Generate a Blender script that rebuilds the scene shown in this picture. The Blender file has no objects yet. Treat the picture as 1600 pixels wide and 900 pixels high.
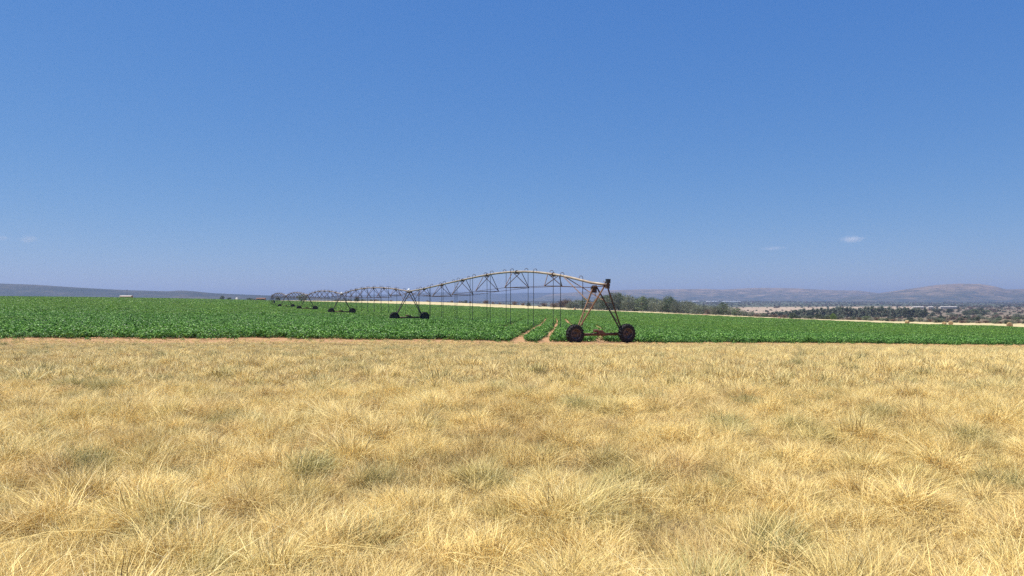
import bpy, bmesh, math, random
import numpy as np
from mathutils import Vector, Matrix, noise as mnoise

R_ = math.radians
random.seed(7)
rng = np.random.default_rng(7)
scene = bpy.context.scene
COL = scene.collection

# ------------------------------------------------------------------ camera, sky, sun, exposure
CAM_H = 1.65
F = 1160.0            # focal length in photo pixels (photo 1600 wide)
cam_d = bpy.data.cameras.new('camera')
cam_d.sensor_width = 36.0
cam_d.lens = 36.0 * F / 1600.0
cam_d.shift_y = 20.0 / 1600.0
cam_d.clip_start = 0.1
cam_d.clip_end = 60000
cam = bpy.data.objects.new('camera', cam_d)
COL.objects.link(cam)
cam.location = (0, 0, CAM_H)
cam.rotation_euler = (R_(90), 0, 0)
scene.camera = cam

SUN_EL = R_(69)
SUN_DIR = Vector((-0.97, 0.10, 0)).normalized() * math.cos(SUN_EL) + Vector((0, 0, math.sin(SUN_EL)))
world = bpy.data.worlds.new('World')
scene.world = world
world.use_nodes = True
wn = world.node_tree.nodes
wl = world.node_tree.links
bg = wn['Background']
sky = wn.new('ShaderNodeTexSky')
sky.sky_type = 'NISHITA'
sky.sun_disc = False
sky.sun_elevation = SUN_EL
sky.sun_rotation = math.atan2(SUN_DIR.x, SUN_DIR.y)
sky.altitude = 1400
sky.air_density = 1.0
sky.dust_density = 0.0
sky.ozone_density = 2.0
tint = wn.new('ShaderNodeMix'); tint.data_type = 'RGBA'; tint.blend_type = 'MULTIPLY'
tint.inputs['Factor'].default_value = 1.0
tint.inputs['B'].default_value = (0.50, 0.715, 1.0, 1)
wl.new(sky.outputs[0], tint.inputs['A'])
# the same tone response for the whole dome: green and blue compressed a little, as a hazy high-veld sky
sp = wn.new('ShaderNodeSeparateColor'); cb = wn.new('ShaderNodeCombineColor')
wl.new(tint.outputs['Result'], sp.inputs[0])
for ch, g, k in ((0, 1.0, 0.88), (1, 0.65, 1.29), (2, 0.30, 3.05)):
    pw = wn.new('ShaderNodeMath'); pw.operation = 'POWER'; pw.inputs[1].default_value = g
    ml = wn.new('ShaderNodeMath'); ml.operation = 'MULTIPLY'; ml.inputs[1].default_value = k
    wl.new(sp.outputs[ch], pw.inputs[0]); wl.new(pw.outputs[0], ml.inputs[0]); wl.new(ml.outputs[0], cb.inputs[ch])
wl.new(cb.outputs[0], bg.inputs[0])
bg.inputs[1].default_value = 0.086

sun_d = bpy.data.lights.new('sun', 'SUN')
sun_d.energy = 5.0
sun_d.angle = R_(0.53)
sun_d.color = (1.0, 0.955, 0.88)
sun = bpy.data.objects.new('sun', sun_d)
COL.objects.link(sun)
sun.rotation_euler = (-SUN_DIR).to_track_quat('-Z', 'Y').to_euler()
sun.location = (-30, 10, 60)

scene.view_settings.view_transform = 'Standard'
scene.view_settings.look = 'None'
scene.view_settings.exposure = 0.55
scene.view_settings.gamma = 1.0
scene.view_settings.use_curve_mapping = False
scene.cycles.use_denoising = False
scene.cycles.max_bounces = 6
scene.cycles.diffuse_bounces = 3
scene.cycles.glossy_bounces = 2
scene.cycles.transmission_bounces = 4
scene.cycles.volume_bounces = 1
scene.cycles.transparent_max_bounces = 8

# ------------------------------------------------------------------ small helpers
def tag(o, label=None, cat=None, group=None, kind=None):
    if label: o['label'] = label
    if cat: o['category'] = cat
    if group: o['group'] = group
    if kind: o['kind'] = kind
    return o

def mesh_of(name, verts, faces, mat=None, smooth=False, fattr=None):
    me = bpy.data.meshes.new(name)
    me.from_pydata([tuple(map(float, v)) for v in verts], [], faces)
    if mat: me.materials.append(mat)
    if smooth:
        me.polygons.foreach_set('use_smooth', [True] * len(me.polygons))
    if fattr:
        for k, arr in fattr.items():
            a = me.attributes.new(k, 'FLOAT', 'POINT')
            a.data.foreach_set('value', np.asarray(arr, dtype=np.float32))
    me.update()
    return me

def link(name, me, parent=None, loc=None, rot=None):
    o = bpy.data.objects.new(name, me)
    COL.objects.link(o)
    if parent: o.parent = parent
    if loc is not None: o.location = loc
    if rot is not None: o.rotation_euler = rot
    return o

def tube(pts, r, n=6, caps=True, r1=None):
    """swept tube along a polyline -> verts, faces"""
    pts = [Vector(p) for p in pts]
    V, Fc = [], []
    m = len(pts)
    ref = None
    for i, p in enumerate(pts):
        d = (pts[min(i + 1, m - 1)] - pts[max(i - 1, 0)]).normalized()
        if ref is None:
            ref = Vector((0, 0, 1)) if abs(d.z) < 0.9 else Vector((1, 0, 0))
        a = d.cross(ref).normalized(); b = a.cross(d).normalized()
        ref = b
        rr = r if r1 is None else r + (r1 - r) * i / (m - 1)
        for k in range(n):
            t = 2 * math.pi * k / n
            V.append(p + a * (math.cos(t) * rr) + b * (math.sin(t) * rr))
    for i in range(m - 1):
        for k in range(n):
            k2 = (k + 1) % n
            Fc.append((i * n + k, i * n + k2, (i + 1) * n + k2, (i + 1) * n + k))
    if caps:
        Fc.append(tuple(range(n - 1, -1, -1)))
        Fc.append(tuple((m - 1) * n + k for k in range(n)))
    return V, Fc

def box(c, s, rot=None):
    V = []
    for z in (-1, 1):
        for x, y in ((-1, -1), (1, -1), (1, 1), (-1, 1)):
            v = Vector((x * s[0] / 2, y * s[1] / 2, z * s[2] / 2))
            if rot: v = rot @ v
            V.append(v + Vector(c))
    Fc = [(3, 2, 1, 0), (4, 5, 6, 7), (0, 1, 5, 4), (1, 2, 6, 5), (2, 3, 7, 6), (3, 0, 4, 7)]
    return V, Fc

def lathe(profile, n=32, axis='X'):
    """profile: list of (axial, radius)"""
    V, Fc = [], []
    for k in range(n):
        t = 2 * math.pi * k / n
        for a, r in profile:
            if axis == 'X': V.append((a, r * math.cos(t), r * math.sin(t)))
            else: V.append((r * math.cos(t), r * math.sin(t), a))
    m = len(profile)
    for k in range(n):
        k2 = (k + 1) % n
        for i in range(m - 1):
            Fc.append((k * m + i, k * m + i + 1, k2 * m + i + 1, k2 * m + i))
    return V, Fc

def merge(*vf):
    V, Fc = [], []
    for v, f in vf:
        o = len(V)
        V += list(v)
        Fc += [tuple(i + o for i in q) for q in f]
    return V, Fc

ONES = ['', 'first', 'second', 'third', 'fourth', 'fifth', 'sixth', 'seventh', 'eighth', 'ninth', 'tenth', 'eleventh',
        'twelfth', 'thirteenth', 'fourteenth', 'fifteenth', 'sixteenth', 'seventeenth', 'eighteenth', 'nineteenth']
TENS = {2: 'twent', 3: 'thirt', 4: 'fort', 5: 'fift', 6: 'sixt', 7: 'sevent', 8: 'eight', 9: 'ninet'}
def ordinal(n):
    if n < 20: return ONES[n]
    t, u = divmod(n, 10)
    return TENS[t] + 'ieth' if u == 0 else TENS[t] + 'y-' + ONES[u]

# ------------------------------------------------------------------ materials
def new_mat(name):
    m = bpy.data.materials.new(name)
    m.use_nodes = True
    nt = m.node_tree
    return m, nt.nodes, nt.links, nt.nodes['Principled BSDF']

def ramp(nodes, stops, interp='LINEAR'):
    r = nodes.new('ShaderNodeValToRGB')
    r.color_ramp.interpolation = interp
    e = r.color_ramp.elements
    while len(e) > 1: e.remove(e[-1])
    e[0].position = stops[0][0]; e[0].color = (*stops[0][1], 1)
    for p, c in stops[1:]:
        k = e.new(p); k.color = (*c, 1)
    return r

def noise_node(nodes, links, scale, detail=4, rough=0.55, coord=None, dist=0.0):
    n = nodes.new('ShaderNodeTexNoise')
    n.inputs['Scale'].default_value = scale
    n.inputs['Detail'].default_value = detail
    n.inputs['Roughness'].default_value = rough
    n.inputs['Distortion'].default_value = dist
    if coord is not None: links.new(coord, n.inputs['Vector'])
    return n

def mottled(name, c1, c2, scale=6.0, rough=0.6, metallic=0.0, lo=0.35, hi=0.65, bump=0.0, c3=None, spec=0.4):
    m, n, l, p = new_mat(name)
    tc = n.new('ShaderNodeTexCoord')
    nz = noise_node(n, l, scale, 5, 0.6, tc.outputs['Object'])
    st = [(lo, c1), (hi, c2)]
    if c3: st.append((min(hi + 0.12, 1), c3))
    r = ramp(n, st)
    l.new(nz.outputs['Fac'], r.inputs[0])
    l.new(r.outputs[0], p.inputs['Base Color'])
    p.inputs['Roughness'].default_value = rough
    p.inputs['Metallic'].default_value = metallic
    p.inputs['Specular IOR Level'].default_value = spec
    if bump:
        b = n.new('ShaderNodeBump'); b.inputs['Strength'].default_value = bump
        l.new(nz.outputs['Fac'], b.inputs['Height']); l.new(b.outputs[0], p.inputs['Normal'])
    return m

M = {}
M['pipe'] = mottled('weathered_pipe', (0.43, 0.35, 0.25), (0.32, 0.23, 0.145), 1.6, 0.55, 0.15, 0.4, 0.68, 0.05, (0.32, 0.15, 0.07))
M['pipe_far'] = mottled('dull_weathered_pipe', (0.34, 0.27, 0.20), (0.22, 0.15, 0.10), 1.6, 0.6, 0.15, 0.4, 0.68)
M['steel'] = mottled('dark_weathered_steel', (0.062, 0.045, 0.038), (0.13, 0.065, 0.038), 3.0, 0.6, 0.3, 0.4, 0.62)
M['rust'] = mottled('rusty_steel', (0.18, 0.092, 0.046), (0.28, 0.165, 0.085), 3.5, 0.75, 0.1, 0.38, 0.62, 0.1, (0.12, 0.05, 0.03))
M['beam'] = mottled('brown_beam_steel', (0.13, 0.06, 0.035), (0.07, 0.04, 0.03), 2.5, 0.7, 0.2, 0.4, 0.65, 0.0, (0.26, 0.13, 0.07))
M['leg_dark'] = mottled('dark_leg_steel', (0.05, 0.04, 0.037), (0.12, 0.065, 0.04), 2.5, 0.65, 0.2, 0.45, 0.68)
M['rubber'] = mottled('tyre_rubber', (0.014, 0.013, 0.014), (0.036, 0.031, 0.029), 9.0, 0.8, 0.0, 0.4, 0.75, 0.1, None, 0.3)
M['rim'] = mottled('rusty_rim', (0.075, 0.050, 0.043), (0.19, 0.14, 0.12), 7.0, 0.65, 0.2, 0.4, 0.65)
M['black'] = mottled('black_plastic', (0.022, 0.022, 0.025), (0.04, 0.038, 0.038), 8.0, 0.5)
M['hose'] = mottled('dark_hose', (0.035, 0.033, 0.035), (0.06, 0.055, 0.05), 8.0, 0.6)
M['white'] = mottled('white_plastic', (0.80, 0.79, 0.76), (0.68, 0.66, 0.62), 4.0, 0.45)
M['red_gear'] = mottled('rusty_red_gearbox', (0.20, 0.090, 0.050), (0.11, 0.05, 0.032), 6.0, 0.7)
M['bark'] = mottled('bark', (0.12, 0.09, 0.07), (0.20, 0.16, 0.12), 8.0, 0.9, 0, 0.35, 0.65, 0.3)
M['wall'] = mottled('pale_wall', (0.62, 0.56, 0.46), (0.50, 0.42, 0.33), 1.5, 0.85)
M['red_wall'] = mottled('red_brown_wall', (0.30, 0.15, 0.09), (0.22, 0.11, 0.07), 1.5, 0.85)
M['roof'] = mottled('pale_metal_roof', (0.70, 0.66, 0.58), (0.58, 0.52, 0.44), 1.0, 0.5, 0.2)
M['whiteroof'] = mottled('white_sheeting', (0.80, 0.80, 0.80), (0.68, 0.69, 0.70), 0.2, 0.6)
M['dark'] = mottled('dark_opening', (0.03, 0.028, 0.025), (0.05, 0.045, 0.04), 2.0, 0.8)
M['wood'] = mottled('grey_wood', (0.10, 0.08, 0.065), (0.20, 0.16, 0.12), 5.0, 0.9)
M['mound'] = mottled('termite_soil', (0.34, 0.21, 0.13), (0.27, 0.16, 0.10), 2.0, 0.95, 0, 0.35, 0.65, 0.4)
M['concrete'] = mottled('pale_concrete', (0.60, 0.56, 0.50), (0.45, 0.42, 0.38), 3.0, 0.9)

def leaf_mat(name, stops, translucent=0.35, rough=0.5, spec=0.35, inst=None, green=None, up=0.0):
    """thin leaf or blade: attribute 'v' picks the colour, Object Info random shifts it"""
    m, n, l, p = new_mat(name)
    at = n.new('ShaderNodeAttribute'); at.attribute_name = 'v'
    r = ramp(n, stops)
    l.new(at.outputs['Fac'], r.inputs[0])
    colr = r.outputs[0]
    if inst:     # instance attribute 'tint' mixes to another ramp
        ia = n.new('ShaderNodeAttribute'); ia.attribute_type = 'INSTANCER'; ia.attribute_name = 'tint'
        r2 = ramp(n, inst)
        l.new(at.outputs['Fac'], r2.inputs[0])
        mx = n.new('ShaderNodeMix'); mx.data_type = 'RGBA'
        l.new(ia.outputs['Fac'], mx.inputs['Factor'])
        l.new(colr, mx.inputs['A']); l.new(r2.outputs[0], mx.inputs['B'])
        colr = mx.outputs['Result']
        if green:
            ib = n.new('ShaderNodeAttribute'); ib.attribute_type = 'INSTANCER'; ib.attribute_name = 'green'
            r3 = ramp(n, green)
            l.new(at.outputs['Fac'], r3.inputs[0])
            mg = n.new('ShaderNodeMix'); mg.data_type = 'RGBA'
            l.new(ib.outputs['Fac'], mg.inputs['Factor'])
            l.new(colr, mg.inputs['A']); l.new(r3.outputs[0], mg.inputs['B'])
            colr = mg.outputs['Result']
    oi = n.new('ShaderNodeObjectInfo')
    hv = n.new('ShaderNodeHueSaturation')
    mr = n.new('ShaderNodeMapRange')
    mr.inputs['To Min'].default_value = 0.82; mr.inputs['To Max'].default_value = 1.18
    l.new(oi.outputs['Random'], mr.inputs['Value'])
    l.new(mr.outputs[0], hv.inputs['Value'])
    l.new(colr, hv.inputs['Color'])
    l.new(hv.outputs[0], p.inputs['Base Color'])
    p.inputs['Roughness'].default_value = rough
    p.inputs['Specular IOR Level'].default_value = spec
    if up:
        ge = n.new('ShaderNodeNewGeometry')
        vm = n.new('ShaderNodeVectorMath'); vm.operation = 'ADD'; vm.inputs[1].default_value = (0, 0, up)
        vn = n.new('ShaderNodeVectorMath'); vn.operation = 'NORMALIZE'
        l.new(ge.outputs['Normal'], vm.inputs[0]); l.new(vm.outputs[0], vn.inputs[0]); l.new(vn.outputs[0], p.inputs['Normal'])
    tr = n.new('ShaderNodeBsdfTranslucent')
    l.new(hv.outputs[0], tr.inputs['Color'])
    ms = n.new('ShaderNodeMixShader'); ms.inputs[0].default_value = translucent
    out = n['Material Output']
    l.new(p.outputs[0], ms.inputs[1]); l.new(tr.outputs[0], ms.inputs[2])
    l.new(ms.outputs[0], out.inputs['Surface'])
    return m

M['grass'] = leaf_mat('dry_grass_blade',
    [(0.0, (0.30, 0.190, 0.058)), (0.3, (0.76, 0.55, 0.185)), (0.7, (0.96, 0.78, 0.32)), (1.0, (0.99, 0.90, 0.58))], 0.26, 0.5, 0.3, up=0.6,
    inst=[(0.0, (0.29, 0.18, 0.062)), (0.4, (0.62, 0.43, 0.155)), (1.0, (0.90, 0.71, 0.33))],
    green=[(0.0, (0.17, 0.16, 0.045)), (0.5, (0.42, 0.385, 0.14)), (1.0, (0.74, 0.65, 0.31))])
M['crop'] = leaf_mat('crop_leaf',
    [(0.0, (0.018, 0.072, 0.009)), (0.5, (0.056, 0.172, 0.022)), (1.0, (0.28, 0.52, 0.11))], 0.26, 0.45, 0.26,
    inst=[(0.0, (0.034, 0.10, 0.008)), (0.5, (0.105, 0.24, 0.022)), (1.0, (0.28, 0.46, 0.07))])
M['olive_leaf'] = leaf_mat('olive_leaf', [(0.0, (0.060, 0.072, 0.048)), (0.5, (0.18, 0.20, 0.14)), (1.0, (0.38, 0.40, 0.29))], 0.25, 0.6, 0.2)
M['green_leaf'] = leaf_mat('green_leaf', [(0.0, (0.045, 0.065, 0.035)), (0.5, (0.125, 0.165, 0.085)), (1.0, (0.27, 0.32, 0.18))], 0.25, 0.6, 0.2)
M['bright_leaf'] = leaf_mat('bright_leaf', [(0.0, (0.06, 0.11, 0.02)), (0.5, (0.12, 0.19, 0.04)), (1.0, (0.2, 0.28, 0.07))], 0.3, 0.6, 0.2)
M['dark_leaf'] = leaf_mat('dark_leaf', [(0.0, (0.035, 0.048, 0.030)), (0.5, (0.075, 0.095, 0.055)), (1.0, (0.13, 0.155, 0.09))], 0.2, 0.6, 0.2)
M['gum_leaf'] = leaf_mat('gum_leaf', [(0.0, (0.085, 0.105, 0.08)), (0.5, (0.19, 0.22, 0.155)), (1.0, (0.33, 0.36, 0.26))], 0.25, 0.6, 0.2)
M['brown_twig'] = leaf_mat('brown_twig', [(0.0, (0.12, 0.085, 0.065)), (0.5, (0.21, 0.15, 0.115)), (1.0, (0.30, 0.23, 0.17))], 0.1, 0.8, 0.1)
M['hay'] = leaf_mat('hay', [(0.0, (0.26, 0.17, 0.08)), (0.5, (0.45, 0.33, 0.165)), (1.0, (0.62, 0.49, 0.27))], 0.15, 0.8, 0.1)

# ------------------------------------------------------------------ terrain
FC = (-86.0, 266.0)      # centre pivot position
FR = 237.5               # radius of the irrigated circle
# control points: photo column, depth (m), drop below the camera (m)
def hy(y, z): return (y - 470.0) * z / F
CP = [
 (0, 3, 1.65), (800, 3, 1.65), (1600, 3, 1.65), (0, 12, 1.66), (800, 12, 1.70), (1600, 12, 1.78),
 (0, 22, 1.70), (800, 22, 1.82), (1600, 26, 2.15),
 (0, 36, 1.86), (250, 37, 1.97), (500, 41, 2.14), (940, 48, 2.72), (1200, 52.6, 3.0), (1400, 59, 3.45), (1600, 70, 4.2),
 (641, 91.7, 2.6), (549, 135.4, 2.58), (481, 179, 2.4), (448, 223, 2.2),
 (0, 404, hy(464, 404)), (200, 452, hy(466, 452)), (320, 475, hy(468, 475)), (450, 492, hy(471, 492)),
 (640, 503, hy(476, 503)), (800, 487, hy(482, 487)), (900, 465, hy(485.2, 465)), (1020, 433, hy(490, 433)),
 (1150, 385, hy(496, 385)), (1300, 331, hy(502, 331)), (1450, 270, hy(508, 270)), (1600, 210, hy(513, 210)),
 # beyond the field
 (0, 600, -2.9), (200, 650, -2.0), (450, 620, hy(469.4, 620)), (450, 800, 0.8),
 (640, 640, hy(472.4, 640)), (640, 900, 0.9), (740, 600, hy(475, 600)), (850, 580, hy(479, 580)), (850, 900, 10),
 (1020, 480, hy(487.3, 480)), (1020, 700, 14), (1150, 425, hy(493.5, 425)), (1150, 700, 16.2),
 (1300, 365, hy(499.6, 365)), (1300, 500, 13.2), (1300, 700, 16.4),
 (1450, 300, hy(505.4, 300)), (1450, 480, hy(500.0, 480)), (1450, 700, 16.4),
 (1600, 240, hy(508.5, 240)), (1600, 300, hy(504, 300)), (1600, 450, hy(499, 450)), (1600, 700, 15.5),
 (0, 1500, 12), (400, 1500, 13), (800, 1500, 16), (1200, 1500, 17), (1600, 1500, 16.5),
 (0, 2700, 17), (400, 2700, 17), (800, 2700, 17), (1200, 2700, 17), (1600, 2700, 17),
 (0, 4200, 13), (400, 4200, 14), (800, 4200, 8), (1110, 4200, 6), (1300, 4200, 9), (1600, 4200, 12),
 (0, 9000, 12), (800, 9000, 12), (1600, 9000, 12),
 (0, 14500, 12), (800, 14500, 12), (1600, 14500, 12),
]
def ctrl_xy(th, r): return np.stack([th * 2.6, np.log(r)], -1)
cp = np.array(CP, float)
c_x = (cp[:, 0] - 800) / F * cp[:, 1]
c_th = np.arctan2(c_x, cp[:, 1]); c_r = np.hypot(c_x, cp[:, 1])
CXY = ctrl_xy(c_th, c_r)
def _phi(d2): return np.where(d2 > 1e-12, 0.5 * d2 * np.log(np.maximum(d2, 1e-12)), 0.0)
nC = len(CXY)
# work with the view slope (drop / distance), which stays smooth in log distance
yv = cp[:, 2] / c_r
A = np.zeros((nC + 3, nC + 3))
d2 = ((CXY[:, None] - CXY[None]) ** 2).sum(-1)
A[:nC, :nC] = _phi(d2) + 2e-4 * np.eye(nC)
A[:nC, nC] = 1; A[:nC, nC + 1:] = CXY; A[nC, :nC] = 1; A[nC + 1:, :nC] = CXY.T
sol = np.linalg.solve(A, np.concatenate([yv, [0, 0, 0]]))

def ground_h(x, y):
    x = np.atleast_1d(np.asarray(x, float)); y = np.atleast_1d(np.asarray(y, float))
    r = np.hypot(x, y); th = np.arctan2(x, y)
    thc = np.clip(th, -0.68, 0.68); rc = np.clip(r, 3.2, 15000)
    out = np.empty(len(x))
    for i in range(0, len(x), 40000):
        s = slice(i, i + 40000)
        q = ctrl_xy(thc[s], rc[s])
        dd = ((q[:, None] - CXY[None]) ** 2).sum(-1)
        out[s] = (_phi(dd) @ sol[:nC] + sol[nC] + q @ sol[nC + 1:]) * rc[s]
    side = 1.65 + 0.018 * np.clip(x, -300, 500)
    far = np.clip(r / 2500, 0, 1); side = side * (1 - far) + 14 * far
    w = np.clip((np.abs(th) - 0.75) / 0.8, 0, 1); w = w * w * (3 - 2 * w)
    out = out * (1 - w) + side * w
    w0 = np.clip((r - 2.5) / 3.0, 0, 1); w0 = w0 * w0 * (3 - 2 * w0)
    out = 1.65 * (1 - w0) + out * w0
    return CAM_H - out
def gz(x, y): return float(ground_h([x], [y])[0])
def at(px, z, dz=0.0):
    """ground point at photo column px and depth z"""
    x = (px - 800) / F * z
    return Vector((x, z, gz(x, z) + dz))
def unproject(px, y, zmin=8, zmax=900):
    """ground point seen at a photo pixel (nearest hit)"""
    zs = np.geomspace(zmin, zmax, 600)
    xs = (px - 800) / F * zs
    h = ground_h(xs, zs)
    ray = CAM_H - (y - 470) / F * zs
    k = np.argmax(ray <= h)
    return Vector((xs[k], zs[k], h[k]))

# polar ground grid
angs = np.concatenate([np.arange(-180, -44, 4.0), np.arange(-44, 44.01, 0.25), np.arange(48, 180, 4.0)])
rad = np.concatenate([[0.6], np.geomspace(1.2, 600, 210), np.geomspace(615, 14500, 90)])
nA, nR = len(angs), len(rad)
AA, RR = np.meshgrid(np.radians(angs), rad)
gx = (np.sin(AA) * RR).ravel(); gy = (np.cos(AA) * RR).ravel()
gzv = ground_h(gx, gy)
verts = np.stack([gx, gy, gzv], -1)
faces = []
for i in range(nR - 1):
    for j in range(nA):
        j2 = (j + 1) % nA
        faces.append((i * nA + j, i * nA + j2, (i + 1) * nA + j2, (i + 1) * nA + j))
faces.append(tuple(range(nA - 1, -1, -1)))
gm = bpy.data.meshes.new('ground')
gm.from_pydata(verts.tolist(), [], faces)
gm.polygons.foreach_set('use_smooth', [True] * len(gm.polygons))
# land cover per vertex: 0 straw pasture, 1 pale stubble strip, 2 bush veld, 3 pale far fields, 4 dark far scrub
pxv = np.where(gy > 1, gx / np.maximum(gy, 1) * F + 800, 0)
dC = np.hypot(gx - FC[0], gy - FC[1])
STR = np.array([0.21, 0.145, 0.075]); PALE = np.array([0.50, 0.41, 0.22]); BUSH = np.array([0.20, 0.155, 0.10])  # straw ground darkened so gaps between tufts look shaded
TAN = np.array([0.36, 0.275, 0.195]); SCR = np.array([0.085, 0.095, 0.06])
colv = np.tile(STR, (len(gx), 1))
def sm(a, b, x): t = np.clip((x - a) / (b - a), 0, 1); return t * t * (3 - 2 * t)
def over(c, w): 
    global colv
    colv = colv * (1 - w[:, None]) + c * w[:, None]
fa = sm(150, 200, gy)
strip_w = np.interp(pxv, [0, 400, 640, 850, 1020, 1600], [120, 140, 330, 130, 55, 36])
over(PALE, fa)
over(BUSH, fa * sm(strip_w, strip_w + 12, dC - FR))
over(TAN, sm(1180, 1320, gy + 120 * np.sin(gx / 210.)) * sm(1130, 1170, pxv) * (1 - sm(1420, 1470, pxv)))
over(np.array([0.18, 0.145, 0.105]), sm(700, 900, gy) * sm(1440, 1480, pxv))
over(SCR, sm(2080, 2200, gy + 110 * np.sin(gx / 300.)))
at_ = gm.attributes.new('cover', 'FLOAT_COLOR', 'POINT')
at_.data.foreach_set('color', np.concatenate([colv, np.ones((len(gx), 1))], 1).astype(np.float32).ravel())

m, n, l, p = new_mat('ground')
tc = n.new('ShaderNodeTexCoord')
ac = n.new('ShaderNodeAttribute'); ac.attribute_name = 'cover'
# soil of the irrigated circle
sub = n.new('ShaderNodeVectorMath'); sub.operation = 'SUBTRACT'; sub.inputs[1].default_value = (FC[0], FC[1], 0)
l.new(tc.outputs['Object'], sub.inputs[0])
mul = n.new('ShaderNodeVectorMath'); mul.operation = 'MULTIPLY'; mul.inputs[1].default_value = (1, 1, 0)
l.new(sub.outputs[0], mul.inputs[0])
ln = n.new('ShaderNodeVectorMath'); ln.operation = 'LENGTH'
l.new(mul.outputs[0], ln.inputs[0])
n1 = noise_node(n, l, 0.35, 5, 0.6, tc.outputs['Object'])
ma = n.new('ShaderNodeMath'); ma.operation = 'MULTIPLY_ADD'; ma.inputs[1].default_value = 5.0
l.new(n1.outputs['Fac'], ma.inputs[0]); l.new(ln.outputs['Value'], ma.inputs[2])
mk = n.new('ShaderNodeMapRange'); mk.inputs['From Min'].default_value = FR + 8.0; mk.inputs['From Max'].default_value = FR + 9.6
mk.inputs['To Min'].default_value = 1; mk.inputs['To Max'].default_value = 0
l.new(ma.outputs[0], mk.inputs['Value'])
n2 = noise_node(n, l, 2.2, 6, 0.65, tc.outputs['Object'])
soil = ramp(n, [(0.3, (0.24, 0.125, 0.062)), (0.52, (0.38, 0.215, 0.105)), (0.72, (0.52, 0.36, 0.19))])
l.new(n2.outputs['Fac'], soil.inputs[0])
# speckle the land cover
n3 = noise_node(n, l, 0.03, 8, 0.7, tc.outputs['Object'])
n4 = noise_node(n, l, 1.4, 6, 0.7, tc.outputs['Object'])
mm = n.new('ShaderNodeMath'); mm.operation = 'ADD'
l.new(n3.outputs['Fac'], mm.inputs[0]); l.new(n4.outputs['Fac'], mm.inputs[1])
mv = n.new('ShaderNodeMapRange'); mv.inputs['From Min'].default_value = 0.7; mv.inputs['From Max'].default_value = 1.3
mv.inputs['To Min'].default_value = 0.6; mv.inputs['To Max'].default_value = 1.3
l.new(mm.outputs[0], mv.inputs['Value'])
hs = n.new('ShaderNodeHueSaturation'); l.new(ac.outputs['Color'], hs.inputs['Color']); l.new(mv.outputs[0], hs.inputs['Value'])
mx = n.new('ShaderNodeMix'); mx.data_type = 'RGBA'
l.new(mk.outputs[0], mx.inputs['Factor']); l.new(hs.outputs[0], mx.inputs['A']); l.new(soil.outputs[0], mx.inputs['B'])
l.new(mx.outputs['Result'], p.inputs['Base Color'])
p.inputs['Roughness'].default_value = 0.95; p.inputs['Specular IOR Level'].default_value = 0.1
bp = n.new('ShaderNodeBump'); bp.inputs['Strength'].default_value = 0.5; bp.inputs['Distance'].default_value = 0.05
l.new(n2.outputs['Fac'], bp.inputs['Height']); l.new(bp.outputs[0], p.inputs['Normal'])
gm.materials.append(m)
gm.update()
tag(link('ground', gm), kind='structure')

# ------------------------------------------------------------------ hills
def hill_mat(name, c1, c2, c3, scale, zlo=0, zhi=1, zamt=0.0):
    m, n, l, p = new_mat(name)
    tc = n.new('ShaderNodeTexCoord')
    a = noise_node(n, l, scale, 7, 0.62, tc.outputs['Object'], 0.6)
    b = noise_node(n, l, scale * 7, 5, 0.65, tc.outputs['Object'])
    ad = n.new('ShaderNodeMath'); ad.operation = 'MULTIPLY_ADD'; ad.inputs[1].default_value = 0.5
    l.new(b.outputs['Fac'], ad.inputs[0]); l.new(a.outputs['Fac'], ad.inputs[2])
    sz_ = n.new('ShaderNodeSeparateXYZ'); l.new(tc.outputs['Object'], sz_.inputs[0])
    mz = n.new('ShaderNodeMapRange'); mz.inputs['From Min'].default_value = zlo; mz.inputs['From Max'].default_value = zhi
    mz.inputs['To Min'].default_value = -zamt; mz.inputs['To Max'].default_value = zamt
    l.new(sz_.outputs['Z'], mz.inputs['Value'])
    a2 = n.new('ShaderNodeMath'); a2.operation = 'ADD'; l.new(ad.outputs[0], a2.inputs[0]); l.new(mz.outputs[0], a2.inputs[1])
    r = ramp(n, [(0.60, c1), (0.76, c2), (0.94, c3)])
    l.new(a2.outputs[0], r.inputs[0]); l.new(r.outputs[0], p.inputs['Base Color'])
    p.inputs['Roughness'].default_value = 0.95; p.inputs['Specular IOR Level'].default_value = 0.05
    return m
HM1 = hill_mat('hill_bushy_slope', (0.020, 0.030, 0.026), (0.034, 0.040, 0.034), (0.08, 0.07, 0.052), 0.0035)
HM2 = hill_mat('hill_dry_slope', (0.045, 0.058, 0.055), (0.115, 0.100, 0.078), (0.26, 0.19, 0.14), 0.0075, 20, 120, 0.10)

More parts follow.
